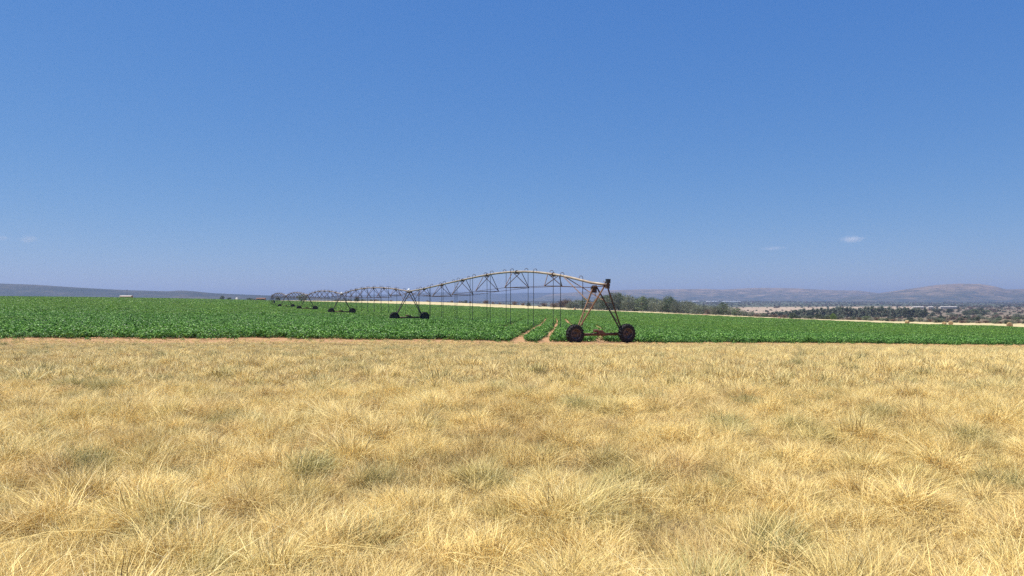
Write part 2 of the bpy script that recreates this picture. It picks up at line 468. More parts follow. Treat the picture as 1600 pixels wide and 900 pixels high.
def hill(sil, D, depth, mat, seed, rough=0.12, nx=220, ny=46):
    """sil: silhouette as (photo column, photo row); D: distance of the crest line"""
    pxs = np.linspace(sil[0][0], sil[-1][0], nx)
    ys = np.interp(pxs, [s[0] for s in sil], [s[1] for s in sil])
    k = np.array([1, 2, 3, 2, 1]) / 9.
    ys = np.convolve(np.pad(ys, 2, 'edge'), k, 'valid')
    X = (pxs - 800) / F * D
    Hc = np.maximum((470 - ys) / F * D, 1.0)
    V = []
    for j in range(ny):
        t = -1 + 2 * j / (ny - 1)
        off = t * depth * (1.0 if t < 0 else 0.7)
        yw = D + off
        sc = yw / D
        prof = (0.5 + 0.5 * math.cos(math.pi * t)) ** 0.8
        for i in range(nx):
            x = X[i] * sc
            g = mnoise.fractal(Vector((x / 520 + seed, yw / 900, seed * 1.7)), 0.9, 2.1, 6)
            g2 = abs(mnoise.noise(Vector((x / 230 + seed * 3, yw / 1500, 4.1))))
            taper = min(1, min(i, nx - 1 - i) / 12.0)
            hgt = (Hc[i] + 17) * prof
            mod = (1 - prof) * prof * 4
            hgt += (g * rough * 1.4 - g2 * rough * 1.6) * mod * (Hc[i] + 17)
            hgt += g * 0.03 * prof * Hc[i]
            V.append((x, yw, CAM_H - 17 - 1.5 + hgt * (0.25 + 0.75 * taper) + 0.0))
    Fc = [(j * nx + i, j * nx + i + 1, (j + 1) * nx + i + 1, (j + 1) * nx + i) for j in range(ny - 1) for i in range(nx - 1)]
    o = link('hill', mesh_of('hill', V, Fc, mat, True))
    return tag(o, kind='structure')
hill([(-200, 440), (0, 443), (60, 445), (130, 449), (200, 453), (262, 455), (282, 453.5), (300, 454.5), (330, 457.5), (400, 460.5), (470, 463), (560, 466), (640, 469)], 4200, 900, HM1, 1.3, 0.10)
hill([(420, 466), (520, 462), (620, 459.5), (680, 457), (737, 456), (780, 459), (820, 457), (870, 457.5), (930, 458), (1000, 457), (1060, 462)], 10500, 1800, HM1, 5.1)
hill([(820, 464), (880, 458), (940, 453.5), (1000, 452), (1060, 452.3), (1095, 451.5), (1130, 452), (1165, 450.5), (1200, 449.5), (1240, 450), (1275, 452), (1310, 453.5), (1340, 454), (1380, 459), (1440, 464)], 8000, 1900, HM2, 9.4)
hill([(1290, 466), (1350, 461), (1395, 455), (1430, 450), (1460, 445.5), (1495, 443), (1530, 443.3), (1555, 447), (1572, 452), (1600, 451), (1640, 449), (1750, 455), (1850, 462)], 6200, 1600, HM2, 13.2)

# ------------------------------------------------------------------ scatter by geometry nodes (grass, crop, far scrub)
def scatter(name, pts, rots, scls, var, protos, attrs):
    n = len(pts)
    me = bpy.data.meshes.new(name)
    me.vertices.add(n)
    me.vertices.foreach_set('co', np.asarray(pts, np.float32).ravel())
    a = me.attributes.new('rot', 'FLOAT_VECTOR', 'POINT'); a.data.foreach_set('vector', np.asarray(rots, np.float32).ravel())
    a = me.attributes.new('scl', 'FLOAT_VECTOR', 'POINT'); a.data.foreach_set('vector', np.asarray(scls, np.float32).ravel())
    a = me.attributes.new('var', 'INT', 'POINT'); a.data.foreach_set('value', np.asarray(var, np.int32))
    for k, v in attrs.items():
        a = me.attributes.new(k, 'FLOAT', 'POINT'); a.data.foreach_set('value', np.asarray(v, np.float32))
    me.update()
    c = bpy.data.collections.new(name + '_sources')
    for i, pm in enumerate(protos):
        c.objects.link(bpy.data.objects.new('%s_source_%02d' % (name, i), pm))
    o = link(name, me)
    ng = bpy.data.node_groups.new(name, 'GeometryNodeTree')
    ng.interface.new_socket('Geometry', in_out='INPUT', socket_type='NodeSocketGeometry')
    ng.interface.new_socket('Geometry', in_out='OUTPUT', socket_type='NodeSocketGeometry')
    N = ng.nodes; L = ng.links
    gi = N.new('NodeGroupInput'); go = N.new('NodeGroupOutput')
    ip = N.new('GeometryNodeInstanceOnPoints')
    ci = N.new('GeometryNodeCollectionInfo'); ci.inputs['Collection'].default_value = c
    ci.inputs['Separate Children'].default_value = True; ci.inputs['Reset Children'].default_value = True
    ip.inputs['Pick Instance'].default_value = True
    def na(nm, t):
        q = N.new('GeometryNodeInputNamedAttribute'); q.data_type = t; q.inputs['Name'].default_value = nm
        return q.outputs['Attribute']
    e2r = N.new('FunctionNodeEulerToRotation')
    L.new(na('rot', 'FLOAT_VECTOR'), e2r.inputs[0])
    L.new(gi.outputs[0], ip.inputs['Points']); L.new(ci.outputs[0], ip.inputs['Instance'])
    L.new(na('var', 'INT'), ip.inputs['Instance Index'])
    L.new(e2r.outputs[0], ip.inputs['Rotation'])
    L.new(na('scl', 'FLOAT_VECTOR'), ip.inputs['Scale'])
    L.new(ip.outputs[0], go.inputs[0])
    md = o.modifiers.new('scatter', 'NODES'); md.node_group = ng
    return o

def blades(seed, n, rad, hmin, hmax, width, bend, lean=(0, 0), flat=0.0, segs=3):
    r = np.random.default_rng(seed)
    V, Fc, at_ = [], [], []
    for i in range(n):
        a = r.uniform(0, 2 * math.pi); q = rad * math.sqrt(r.uniform()) * (0.9 if flat < 0.5 else 1)
        bx, by = q * math.cos(a), q * math.sin(a)
        d = a + r.normal(0, 0.9)
        out = r.uniform(0.15, 1.0) * bend * (0.4 + q / rad)
        dx, dy = math.cos(d) * out + lean[0], math.sin(d) * out + lean[1]
        hgt = r.uniform(hmin, hmax)
        if r.uniform() < flat:
            dx, dy = math.cos(d) * r.uniform(.7, 1.6), math.sin(d) * r.uniform(.7, 1.6)
            hgt *= r.uniform(0.25, 0.6)
        w = width * r.uniform(0.6, 1.3)
        fa_ = r.uniform(0, math.pi)
        wx, wy = math.cos(fa_) * w / 2, math.sin(fa_) * w / 2
        v = min(1, max(0, r.normal(0.58, 0.32)))
        L = hgt * 1.15
        z0 = r.uniform(0, 0.35) * hgt if flat > 0.5 else 0
        base = len(V)
        cr = r.uniform(0.8, 1.6)
        for s in range(segs + 1):
            t = s / segs
            px_ = bx + dx * L * t ** (1.3 + 0.5 * cr)
            py_ = by + dy * L * t ** (1.3 + 0.5 * cr)
            pz_ = z0 + hgt * (t - 0.32 * cr * math.hypot(dx, dy) * t ** 2.6)
            k = 1 - 0.85 * t
            if s < segs:
                V.append((px_ - wx * k, py_ - wy * k, pz_)); V.append((px_ + wx * k, py_ + wy * k, pz_))
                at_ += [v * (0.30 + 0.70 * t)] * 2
            else:
                V.append((px_, py_, pz_)); at_.append(v)
        for s in range(segs - 1):
            b = base + 2 * s
            Fc.append((b, b + 1, b + 3, b + 2))
        b = base + 2 * (segs - 1)
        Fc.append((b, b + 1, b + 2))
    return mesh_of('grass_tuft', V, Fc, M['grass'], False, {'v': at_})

near_p, far_p = [], []
for k in range(7):      # upright tussocks, near
    near_p.append(blades(100 + k, 190, 0.12, 0.11, 0.30, 0.0056, (1.1, 1.6, 2.0)[k % 3], (0.10, -0.05)))
for k in range(5):      # matted thatch, near
    near_p.append(blades(140 + k, 170, 0.22, 0.06, 0.22, 0.0052, 0.9, (0.1, 0), 0.75))
for k in range(5):
    far_p.append(blades(160 + k, 110, 0.17, 0.10, 0.24, 0.010, 0.9, (0.1, 0)))
for k in range(4):
    far_p.append(blades(180 + k, 110, 0.26, 0.05, 0.17, 0.010, 0.9, (0.1, 0), 0.7))

def vnoise(x, y, sc, seed):
    """cheap smooth value noise"""
    g = np.random.default_rng(seed).random((64, 64))
    u = x / sc + 1000; v = y / sc + 1000
    i = np.floor(u).astype(int); j = np.floor(v).astype(int)
    fu = u - i; fv = v - j; fu = fu * fu * (3 - 2 * fu); fv = fv * fv * (3 - 2 * fv)
    q = lambda a, b: g[a % 64, b % 64]
    return (q(i, j) * (1 - fu) + q(i + 1, j) * fu) * (1 - fv) + (q(i, j + 1) * (1 - fu) + q(i + 1, j + 1) * fu) * fv
def fnoise(x, y, sc, seed): return (vnoise(x, y, sc, seed) + 0.5 * vnoise(x, y, sc / 2.1, seed + 1) + 0.25 * vnoise(x, y, sc / 4.3, seed + 2)) / 1.75

def wedge(sp, y0, y1, tanmax=0.78, margin=8.0, jit=0.5):
    ys = np.arange(y0, y1, sp)
    X, Y = [], []
    for yy in ys:
        w = abs(yy) * tanmax + margin
        xs = np.arange(-w, w, sp)
        X.append(xs); Y.append(np.full(len(xs), yy))
    X = np.concatenate(X); Y = np.concatenate(Y)
    return X + rng.uniform(-jit, jit, len(X)) * sp, Y + rng.uniform(-jit, jit, len(X)) * sp

_tg = np.random.default_rng(99).random((97, 89, 6))
def tussocks(X, Y, c):
    """nearest tussock centre of a jittered grid: offset, distance and its own random numbers"""
    bi = np.floor(X / c).astype(int); bj = np.floor(Y / c).astype(int)
    best = np.full(len(X), 1e9); ox = np.zeros(len(X)); oy = np.zeros(len(X)); rv = np.zeros((len(X), 4))
    for di in (-1, 0, 1):
        for dj in (-1, 0, 1):
            g = _tg[(bi + di) % 97, (bj + dj) % 89]
            dx = X - (bi + di + g[:, 0]) * c; dy = Y - (bj + dj + g[:, 1]) * c
            q = np.hypot(dx, dy); m_ = q < best
            best = np.where(m_, q, best); ox = np.where(m_, dx, ox); oy = np.where(m_, dy, oy); rv[m_] = g[m_, 2:]
    return ox, oy, best, rv

def grass_layer(name, X, Y, protos, nup, base_scale):
    d = np.hypot(X - FC[0], Y - FC[1])
    edge = FR + 3.2 + 1.6 * sm(5, 30, X) + 3.6 * (fnoise(X, Y, 3.1, 31) - 0.5) * 2
    dens = np.clip((d - edge) / 2.2, 0, 1) + 0.34 * ((d > FR + 0.5))
    keep = (rng.random(len(X)) < dens) & (np.hypot(X, Y) > 0.9)
    X, Y, d = X[keep], Y[keep], d[keep]
    Z = ground_h(X, Y)
    big = fnoise(X, Y, 2.6, 3); mid = fnoise(X, Y, 0.37, 9)
    clump = np.clip((mid - 0.36) / 0.3, 0, 1)
    ox, oy, td_, tr_ = tussocks(X + 0.12 * vnoise(X, Y, .3, 3), Y, 0.74)
    core = np.exp(-(td_ / (0.20 + 0.10 * tr_[:, 0])) ** 2) * (0.25 + 0.75 * tr_[:, 1])
    up = rng.random(len(X)) < 0.26 + 0.70 * core + 0.20 * clump
    var = np.where(up, rng.integers(0, nup, len(X)), rng.integers(nup, len(protos), len(X)))
    s = base_scale * (0.62 + 0.28 * clump + 0.95 * core) * rng.uniform(0.66, 1.14, len(X)) * (0.42 + 0.58 * sm(FR + 5, FR + 26, d))
    s = np.where(up, s, base_scale * (.72 + .30 * core + .20 * clump) * rng.uniform(.85, 1.2, len(X)) * (0.45 + 0.55 * sm(FR + 5, FR + 26, d)))
    # combed direction: tufts lean with a slowly turning wind field
    ang = fnoise(X, Y, 1.1, 17) * 2 * math.pi * 1.6 - 1.2
    tilt = 0.06 + 0.36 * fnoise(X, Y, 1.7, 23)
    fan = np.clip(td_ / .30, 0, 1) * (.30 + .45 * core) + 1e-6
    lx = np.cos(ang) * tilt * .6 + ox / (td_ + 1e-3) * fan + rng.normal(0, .12, len(X))
    ly = np.sin(ang) * tilt * .6 + oy / (td_ + 1e-3) * fan + rng.normal(0, .12, len(X))
    yaw = rng.uniform(0, 6.283, len(X))
    wx_, wy_ = -ly, lx          # world rotation vector that leans a tuft towards (lx, ly)
    rx = np.cos(yaw) * wx_ + np.sin(yaw) * wy_; ry = -np.sin(yaw) * wx_ + np.cos(yaw) * wy_
    rots = np.stack([rx, ry, yaw], -1)
    scl = np.stack([s * rng.uniform(.85, 1.15, len(X)), s * rng.uniform(.85, 1.15, len(X)), s * (0.8 + 0.5 * big)], -1)
    tint = np.clip((fnoise(X, Y, 0.6, 41) - 0.52) * 2.4 + (tr_[:, 3] - .5) * .9 + np.where(td_ > .32, .18, 0) + rng.normal(0, .22, len(X)) - .1, 0, 1)  # browner tint between tussocks, gap shade put into the colour
    gn = fnoise(X, Y, 0.36, 57)
    green = np.clip((gn - 0.59) * 6, 0, 0.8) * .6 * (rng.random(len(X)) < 0.75) + np.where((tr_[:, 2] > .81) & (td_ < .24), rng.uniform(.35, 1, len(X)) * (.5 + .5 * tr_[:, 3]), 0) + (rng.random(len(X)) < 0.05) * rng.uniform(.2, .8, len(X))
    green = np.clip(green, 0, 1)
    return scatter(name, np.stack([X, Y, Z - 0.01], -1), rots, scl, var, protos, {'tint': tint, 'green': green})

Xn, Yn = wedge(0.138, -1.5, 14.0)
go = grass_layer('dry_grass', Xn, Yn, near_p, 7, 1.0)
tag(go, 'dry golden tussock grass filling the foreground', 'grass', kind='stuff')
Xf, Yf = wedge(0.205, 14.0, 80.0)
go = grass_layer('short_dry_grass', Xf, Yf, far_p, 5, 1.0)
tag(go, 'dry yellow grass running up to the bare soil edge of the green field', 'grass', kind='stuff')

# ------------------------------------------------------------------ wheel tracks in the crop
def track(pts, w):
    P = [unproject(a, b, 30, 420) for a, b in pts]
    return np.array([(q.x, q.y) for q in P]), w
TR = [track([(806, 535), (813, 531), (822, 523), (835, 515), (847, 507), (855, 497), (858, 492)], 0.52),
      track([(850, 536), (854, 530), (862, 522), (868, 512), (871, 503), (868, 497)], 0.45),
      track([(880, 488), (881, 493), (884, 500), (889, 507), (900, 513)], 0.62),
      track([(782, 517), (793, 512), (804, 507), (812, 503), (822, 498.5)], 0.5),
      track([(928, 508), (934, 512), (941, 518), (958, 523), (968, 526)], 0.5),
      track([(934, 534), (938, 529), (942, 526)], 0.55),
      track([(912, 510), (918, 515), (926, 520)], 0.35)]
def seg_dist(X, Y, P):
    best = np.full(len(X), 1e9)
    for a, b in zip(P[:-1], P[1:]):
        d = b - a; L2 = max((d ** 2).sum(), 1e-9)
        t = np.clip(((X - a[0]) * d[0] + (Y - a[1]) * d[1]) / L2, 0, 1)
        best = np.minimum(best, np.hypot(X - a[0] - t * d[0], Y - a[1] - t * d[1]))
    return best
UD = np.array([-0.3873, 0.9219]); VD = np.array([0.9219, 0.3873])
T0 = np.array([5.64, 48.0]); SPAN = 47.4

# ------------------------------------------------------------------ crop
def leaves(seed, n, ext, hgt, size, round_=False):
    r = np.random.default_rng(seed)
    V, Fc, at_ = [], [], []
    for i in range(n):
        if round_:
            a = r.uniform(0, 6.283); q = ext * math.sqrt(r.uniform()); x, y = q * math.cos(a), q * math.sin(a)
            top = hgt * (1 - 0.45 * (q / ext) ** 2)
        else:
            x, y = r.uniform(-ext, ext), r.uniform(-ext, ext); top = hgt * (0.82 + 0.18 * math.sin(x * 2.1 + seed) * math.cos(y * 1.7))
        z = top * (1 - 0.75 * r.uniform() ** 1.8)
        s = size * r.uniform(0.6, 1.25)
        az = r.uniform(0, 6.283); tl = r.normal(0.35, 0.42)
        e1 = Vector((math.cos(az) * math.cos(tl), math.sin(az) * math.cos(tl), -math.sin(tl)))
        e2 = Vector((-math.sin(az), math.cos(az), r.normal(0, 0.3))).normalized()
        nrm = e1.cross(e2)
        c = Vector((x, y, z)); b = len(V)
        V += [c - e1 * s * .5, c + e2 * s * .42 + nrm * s * .1, c + e1 * s * .6 - nrm * s * .12, c - e2 * s * .42 + nrm * s * .1]
        Fc += [(b, b + 1, b + 2), (b, b + 2, b + 3)]
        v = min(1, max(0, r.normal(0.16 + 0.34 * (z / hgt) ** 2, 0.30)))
        if r.uniform() < 0.09: v = 1  # a few leaves painted brightest, as highlights
        at_ += [v] * 4
    return mesh_of('leaf_clump', V, Fc, M['crop'], False, {'v': at_})

pl = [leaves(300 + k, 92, 0.30, 0.40, 0.098, True) for k in range(8)]
X, Y = wedge(0.36, 28, 215, 0.74, 9)
d = np.hypot(X - FC[0], Y - FC[1])
td = np.full(len(X), 1e9); tw = np.zeros(len(X))
gap = np.zeros(len(X), bool)
for P, w in TR:
    q = seg_dist(X, Y, P); gap |= (q < w * (0.98 + 0.9 * (fnoise(X, Y, 1.3, 5) - .45))) & (rng.random(len(X)) < .996); td = np.minimum(td, q)
for k in range(5):
    c = T0 + UD * SPAN * k
    for s in (-1, 1):
        wp = c + VD * s * 1.9 - UD * 0.25
        if k == 0: gap |= np.hypot(X - wp[0], Y - wp[1]) < 1.05
NEARLIM = 92
inn = d < FR - 1.9 + 3.4 * fnoise(X, Y, 2.2, 77)
bare = (d > FR - 2.6) & (fnoise(X, Y, 1.7, 88) > 0.60)
stray = (d < FR + 3.2) & (d > FR - 3) & (rng.random(len(X)) < .05)
keep = ((inn & ~gap & ~bare) | (stray & ~gap & (np.abs(X - 5.6) > 3.2))) & ((Y < NEARLIM) | (td < 5.0))
X, Y, td = X[keep], Y[keep], td[keep]
def tint_at(X, Y):
    t = 0.14 + 0.9 * (fnoise(X, Y, 16, 61) - 0.5) + 0.5 * (fnoise(X, Y, 3, 63) - 0.5)
    t += sm(50, 190, Y) * 0.75  # far crop painted brighter and yellower for the angle of sun and view
    return np.clip(t + rng.normal(0, 0.1, len(X)), 0, 1)
s = rng.uniform(0.75, 1.2, len(X)) * np.clip(0.75 + 0.5 * fnoise(X, Y, 5, 66), 0.7, 1.2)
dd = np.hypot(X - FC[0], Y - FC[1]); s *= np.where(dd > FR - 1.5, 0.82, 1.0) * np.where(dd > FR + 0.8, 0.5, 1.0)
P_near = (np.stack([X, Y, ground_h(X, Y)], -1), np.stack([rng.normal(0, .1, len(X)), rng.normal(0, .1, len(X)), rng.uniform(0, 6.283, len(X))], -1),
          np.stack([s, s, s], -1), rng.integers(0, 8, len(X)), tint_at(X, Y))
def cells(sp, y0, y1, r0=0):
    X, Y = wedge(sp, y0, y1, 0.74, 6, 0.1)
    d = np.hypot(X - FC[0], Y - FC[1])
    k = (d < FR - sp * 0.55 + 0.4)
    X, Y = X[k], Y[k]
    q = np.full(len(X), 1e9)
    for P, w in TR: q = np.minimum(q, seg_dist(X, Y, P))
    k = (q > 5.0 - sp * 0.5) | (Y > 215)
    return X[k], Y[k]
mid_p = [leaves(330 + k, 760, 1.45, 0.45, 0.145) for k in range(5)]
big_p = [leaves(350 + k, 700, 3.0, 0.50, 0.30) for k in range(5)]
groups = [P_near]
for sp, y0, y1, off, cnt in ((2.6, NEARLIM, 205, 8, 5), (5.4, 205, 512, 13, 5)):
    X, Y = cells(sp, y0, y1)
    e = 0.9
    zx = (ground_h(X + e, Y) - ground_h(X - e, Y)) / (2 * e); zy = (ground_h(X, Y + e) - ground_h(X, Y - e)) / (2 * e)
    yaw = rng.integers(0, 4, len(X)) * (math.pi / 2)
    groups.append((np.stack([X, Y, ground_h(X, Y)], -1), np.stack([np.zeros(len(X)), np.zeros(len(X)), yaw], -1),
                   np.ones((len(X), 3)) * rng.uniform(.94, 1.08, (len(X), 1)), rng.integers(off, off + cnt, len(X)), tint_at(X, Y)))
P = [np.concatenate([g[i] for g in groups]) for i in range(5)]
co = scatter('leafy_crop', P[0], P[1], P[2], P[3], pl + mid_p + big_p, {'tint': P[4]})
tag(co, 'dense low leafy green crop covering the irrigated field', 'crop', kind='stuff')

# ------------------------------------------------------------------ centre pivot irrigator
HP = 3.75            # pipe height above ground at towers
def part(name, vf, mat, parent, smooth=False, loc=None):
    o = link(name, mesh_of(name, vf[0], vf[1], mat, smooth), parent, loc)
    return o
YAW = math.atan2(UD[1], UD[0])
towers = []
for k in range(6):
    c = T0 + UD * SPAN * k
    towers.append(Vector((c[0], c[1], gz(c[0], c[1]))))
root = bpy.data.objects.new('centre_pivot_irrigator', None)
COL.objects.link(root)
root.location = towers[5]
tag(root, 'long rusty centre pivot irrigator arching across the green field on wheeled A-frame towers', 'irrigator')

def tyre_vf():
    prof = [(-.13, .33), (-.165, .40), (-.165, .48), (-.13, .535), (-.05, .55), (.05, .55), (.13, .535), (.165, .48), (.165, .40), (.13, .33), (-.13, .33)]
    tv = lathe(prof, 40)
    parts = [tv]
    nl = 17
    for k in range(nl):
        for sgn in (-1, 1):
            t = 2 * math.pi * (k + (0.5 if sgn > 0 else 0)) / nl
            V = []
            for ax, dt in ((0.0, 0.20), (0.10, 0.07), (0.172, 0.0)):
                rr0 = .53 if ax < .15 else .47
                rr1 = .605 if ax < .15 else .56
                for da in (-0.055, 0.055):
                    for rr in (rr0, rr1):
                        a = t + (dt + da)
                        V.append((sgn * ax, rr * math.cos(a), rr * math.sin(a)))
            Fq = []
            for s_ in range(2):
                o = s_ * 4
                Fq += [(o + 1, o + 3, o + 7, o + 5), (o, o + 1, o + 5, o + 4), (o + 2, o + 6, o + 7, o + 3)]
            Fq += [(0, 2, 3, 1), (8, 9, 11, 10)]
            parts.append((V, Fq))
    return merge(*parts)
def rim_vf():
    prof = [(-.135, .335), (-.15, .35), (-.155, .325), (-.12, .30), (-.02, .28), (.03, .27), (.035, .12), (-.03, .10), (-.05, .07), (-.05, 0.0)]
    return lathe(prof, 28)
def scl_(vf, q): return [tuple(c * q for c in v) for v in vf[0]], vf[1]
TYRE = mesh_of('tyre', *scl_(tyre_vf(), 1.04), M['rubber'], True)
TYRE.polygons.foreach_set('use_smooth', [len(p.vertices) == 4 and i < 400 for i, p in enumerate(TYRE.polygons)])
RIM = mesh_of('wheel', *scl_(rim_vf(), 1.04), M['rim'], True)
HUB = mesh_of('hub', *merge(lathe([(-.09, 0), (-.09, .055), (-.03, .06), (-.03, .1)], 12), *[tube([(-.045, .085 * math.cos(a), .085 * math.sin(a)), (-.02, .085 * math.cos(a), .085 * math.sin(a))], .012, 6) for a in np.arange(0, 6.2, 0.785)]), M['steel'], True)

WB = 1.9
def tower(k):
    end = (k == 0)
    base = part('drive_tower', merge(
        tube([(0, -WB + .1, .57), (0, WB - .1, .57)], .075, 10),
        box((0, -WB + .12, .60), (.24, .30, .26)), box((0, WB - .12, .60), (.24, .30, .26)),
        tube([(.0, -WB, .58), (-.22, -WB, .58)], .07, 8), tube([(.0, WB, .58), (-.22, WB, .58)], .07, 8)),
        M['beam'] if end else M['steel'], root, True)
    base.location = towers[k] - towers[5]
    base.rotation_euler = (0, 0, YAW)
    for s in (-1, 1):
        w = link('wheel', RIM, base, (-.27, s * WB, .60), (random.uniform(0, 1), 0, 0) )
        link('tyre', TYRE, base, (-.27, s * WB, .60), (random.uniform(0, 6), 0, 0))
        link('hub', HUB, base, (-.27, s * WB, .60))
        mt = (M['rust'] if s > 0 else M['leg_dark']) if end else M['leg_dark']
        foot = Vector((0, s * (WB - .22), .70))
        tops = (Vector((-.85, s * .10, HP - .10)), Vector((.58, s * .10, HP - .07)))
        for tp in tops:
            V, Fc = tube([foot + Vector((math.copysign(.05, tp.x), 0, 0)), tp], .050, 8)
            part('leg', (V, Fc), mt, base)
        for f in ((.20, .42, .64) if end else (.3, .62)):
            a = foot.lerp(tops[0], f); b = foot.lerp(tops[1], f)
            part('rung', tube([a, b], .022, 5), mt, base)
        # diagonal in the leg frame
        part('leg_brace', tube([foot.lerp(tops[0], .20), foot.lerp(tops[1], .42)], .014, 5), mt, base)
    part('drive_shaft', tube([(-.02, -WB + .3, .48), (-.02, WB - .3, .48)], .022, 6), M['rust'], base)
    part('drive_motor', merge(box((-.03, -.05, .68), (.30, .34, .26)), tube([(-.03, .1, .78), (-.03, .42, .78)], .10, 10), box((0, -.28, .58), (.2, .16, .22))), M['red_gear'], base)
    # head: cross plates the legs bolt to
    part('head_frame', merge(box((-.85, 0, HP - .10), (.05, .34, .16)), box((.62, 0, HP - .10), (.05, .34, .16)),
                             tube([(-.85, .12, HP - .1), (.62, .12, HP - .1)], .025, 6), tube([(-.85, -.12, HP - .1), (.62, -.12, HP - .1)], .025, 6)), M['steel'], base)
    if end:
        part('control_box', merge(box((-1.12, 0, HP + .20), (.22, .24, .24)), box((-1.235, 0, HP + .20), (.012, .16, .16)), box((-1.12, 0, HP + .335), (.25, .27, .025)),
                                  tube([(-1.12, 0, HP - .02), (-1.12, 0, HP + .06)], .05, 8)), M['black'], base)
        part('end_cap', merge(tube([(-1.10, 0, HP - .03), (-.62, 0, HP - .01)], .088, 14), tube([(-1.16, 0, HP - .03), (-1.10, 0, HP - .03)], .135, 14), box((-1.05, .0, HP - .17), (.22, .2, .18))), M['leg_dark'], base)
        part('switch_panel', merge(box((.66, .02, HP - .32), (.16, .34, .36)), box((.60, .20, HP - .20), (.14, .12, .22)), tube([(.62, -.05, HP - .5), (.62, -.05, HP - .75)], .02, 5)), M['leg_dark'], base)
        part('cable', tube([(.6, .16, HP - .45), (.45, .7, 2.35), (.2, 1.3, 1.35), (.03, 1.6, .75)], .012, 5), M['hose'], base)
        part('nozzle', merge(tube([(-.75, 0, HP + .05), (-.75, 0, HP + .18)], .03, 6), tube([(-.72, 0, HP + .16), (-.60, .05, HP + .24)], .018, 6)), M['rust'], base)
    else:
        r = {1: .20, 2: .21, 3: .14, 4: .17}[k]
        prof = [(0, r * .92), (.03, r), (.06, r * .98)] + [(.06 + r * math.sin(a), r * math.cos(a) * .97) for a in np.linspace(0.1, math.pi / 2, 7)]
        part('tower_box_cover', lathe([(-.02, 0), (0, r * .92)] + prof[1:], 18, 'Z'), M['white'] if k != 3 else M['rust'], base, True, (0.05, 0, HP + .10))
        part('flexible_joint', merge(tube([(-.35, 0, HP), (.35, 0, HP)], .11, 12)), M['pipe'], base, True)
    return base
for k in range(5): tower(k)

def span(k, table, mesh_cache=None):
    """pipe from tower k to tower k+1 (or the pivot), local X along the pipe"""
    a = towers[k].copy(); b = towers[k + 1].copy()
    a.z += HP; b.z += HP
    d = b - a; L = d.length
    ss = np.linspace(0, 1, 45)
    rise = np.interp(ss, [t[0] for t in table], [t[1] for t in table])
    for _ in range(3): rise[1:-1] = (rise[:-2] + 2 * rise[1:-1] + rise[2:]) / 4
    def pz(s): return float(np.interp(s / L, ss, rise))
    m_pipe = M['pipe'] if k == 0 else M['pipe_far']
    pp = part('span_pipe', tube([(s * L - (.75 if k == 0 and i_ == 0 else 0), 0, r) for i_, (s, r) in enumerate(zip(ss, rise))], .084, 12), m_pipe, root, True)
    pp.location = a - towers[5]
    pp.rotation_euler = (0, -math.asin(d.z / L), YAW)
    tops = [L * j / 7 for j in range(1, 7)]
    wid = [.72, 1.08, 1.12, 1.12, 1.08, .72]
    dep = [.86, 1.30, 1.48, 1.48, 1.28, .84]
    if k > 0: dep = [.85, 1.3, 1.5, 1.5, 1.3, .85]
    nodes = []
    steel = M['steel']
    for j, (s, w, dp) in enumerate(zip(tops, wid, dep)):
        z = pz(s)
        nl, nr = Vector((s, w, z - dp)), Vector((s, -w, z - dp))
        nodes.append((nl, nr))
        part('cross_strut', tube([nl, nr], .034, 6), steel, pp)
        for nd in (nl, nr):
            for o in (-.85, .85):
                part('brace', tube([nd, (s + o, math.copysign(.05, nd.y), pz(s + o) - .07)], .031, 6), steel, pp)
        part('flange_joint', merge(tube([(s - .06, 0, pz(s - .06)), (s + .06, 0, pz(s + .06))], .135, 12), box((s, 0, z - .13), (.36, .24, .08))), M['leg_dark'] if j % 2 else M['steel'], pp)
    # longitudinal truss rods either side
    for side in (0, 1):
        chain = [Vector((.62, (.10 if side == 0 else -.10), -.18))] + [nd[side] for nd in nodes] + [Vector((L - .62, (.10 if side == 0 else -.10), -.18))]
        for p0, p1 in zip(chain[:-1], chain[1:]):
            part('truss_rod', tube([p0, p1], .018, 5), steel, pp)
    # struts from the pipe down to the tower legs
    for x0, x1 in ((4.9, .38), (L - 4.9, L - .38)):
        for sg in (-1, 1):
            part('tower_strut', tube([(x0, sg * .06, pz(x0) - .07), (x1, sg * .62, -1.05)], .030, 6), steel if k else M['rust'], pp)
    # goosenecks and drop hoses
    nh = 19
    for j in range(nh):
        s = 2.75 + j * (L - 4.6) / (nh - .35)
        if s > L - 1: continue
        sg = 1 if j % 2 else -1
        s2 = s
        z = pz(s)
        V = [(s, 0, z + .06), (s, 0, z + .17), (s, sg * .05, z + .24), (s, sg * .15, z + .26), (s, sg * .25, z + .22), (s, sg * .28, z + .12), (s, sg * .28, z + .02)]
        gk = part('gooseneck', tube(V, .020, 6), steel, pp)
        gx_, gy_ = a.x + UD[0] * s, a.y + UD[1] * s
        gnd = gz(gx_, gy_) - (a.z + d.z * s / L)
        part('drop_hose', merge(tube([(s, sg * .28, z + .03), (s + random.uniform(-.03, .03), sg * .28, (z + gnd + 1) / 2), (s, sg * .28, gnd + 1.02)], .022 if k == 0 else .018, 5),
                                tube([(s, sg * .28, gnd + 1.12), (s, sg * .28, gnd + .92)], .034, 6)), M['hose'], pp)
    return pp
T1 = [(0, 0), (2.7, .40), (5.5, .78), (10.5, 1.22), (15, 1.34), (19, 1.30), (23.7, 1.12), (32.3, .70), (40.3, .28), (47.4, 0)]
T1 = [(s / 47.4, r) for s, r in T1]
TP = [(t, 4 * 0.78 * t * (1 - t)) for t in np.linspace(0, 1, 15)]
span(0, T1)
for k in range(1, 5): span(k, TP)
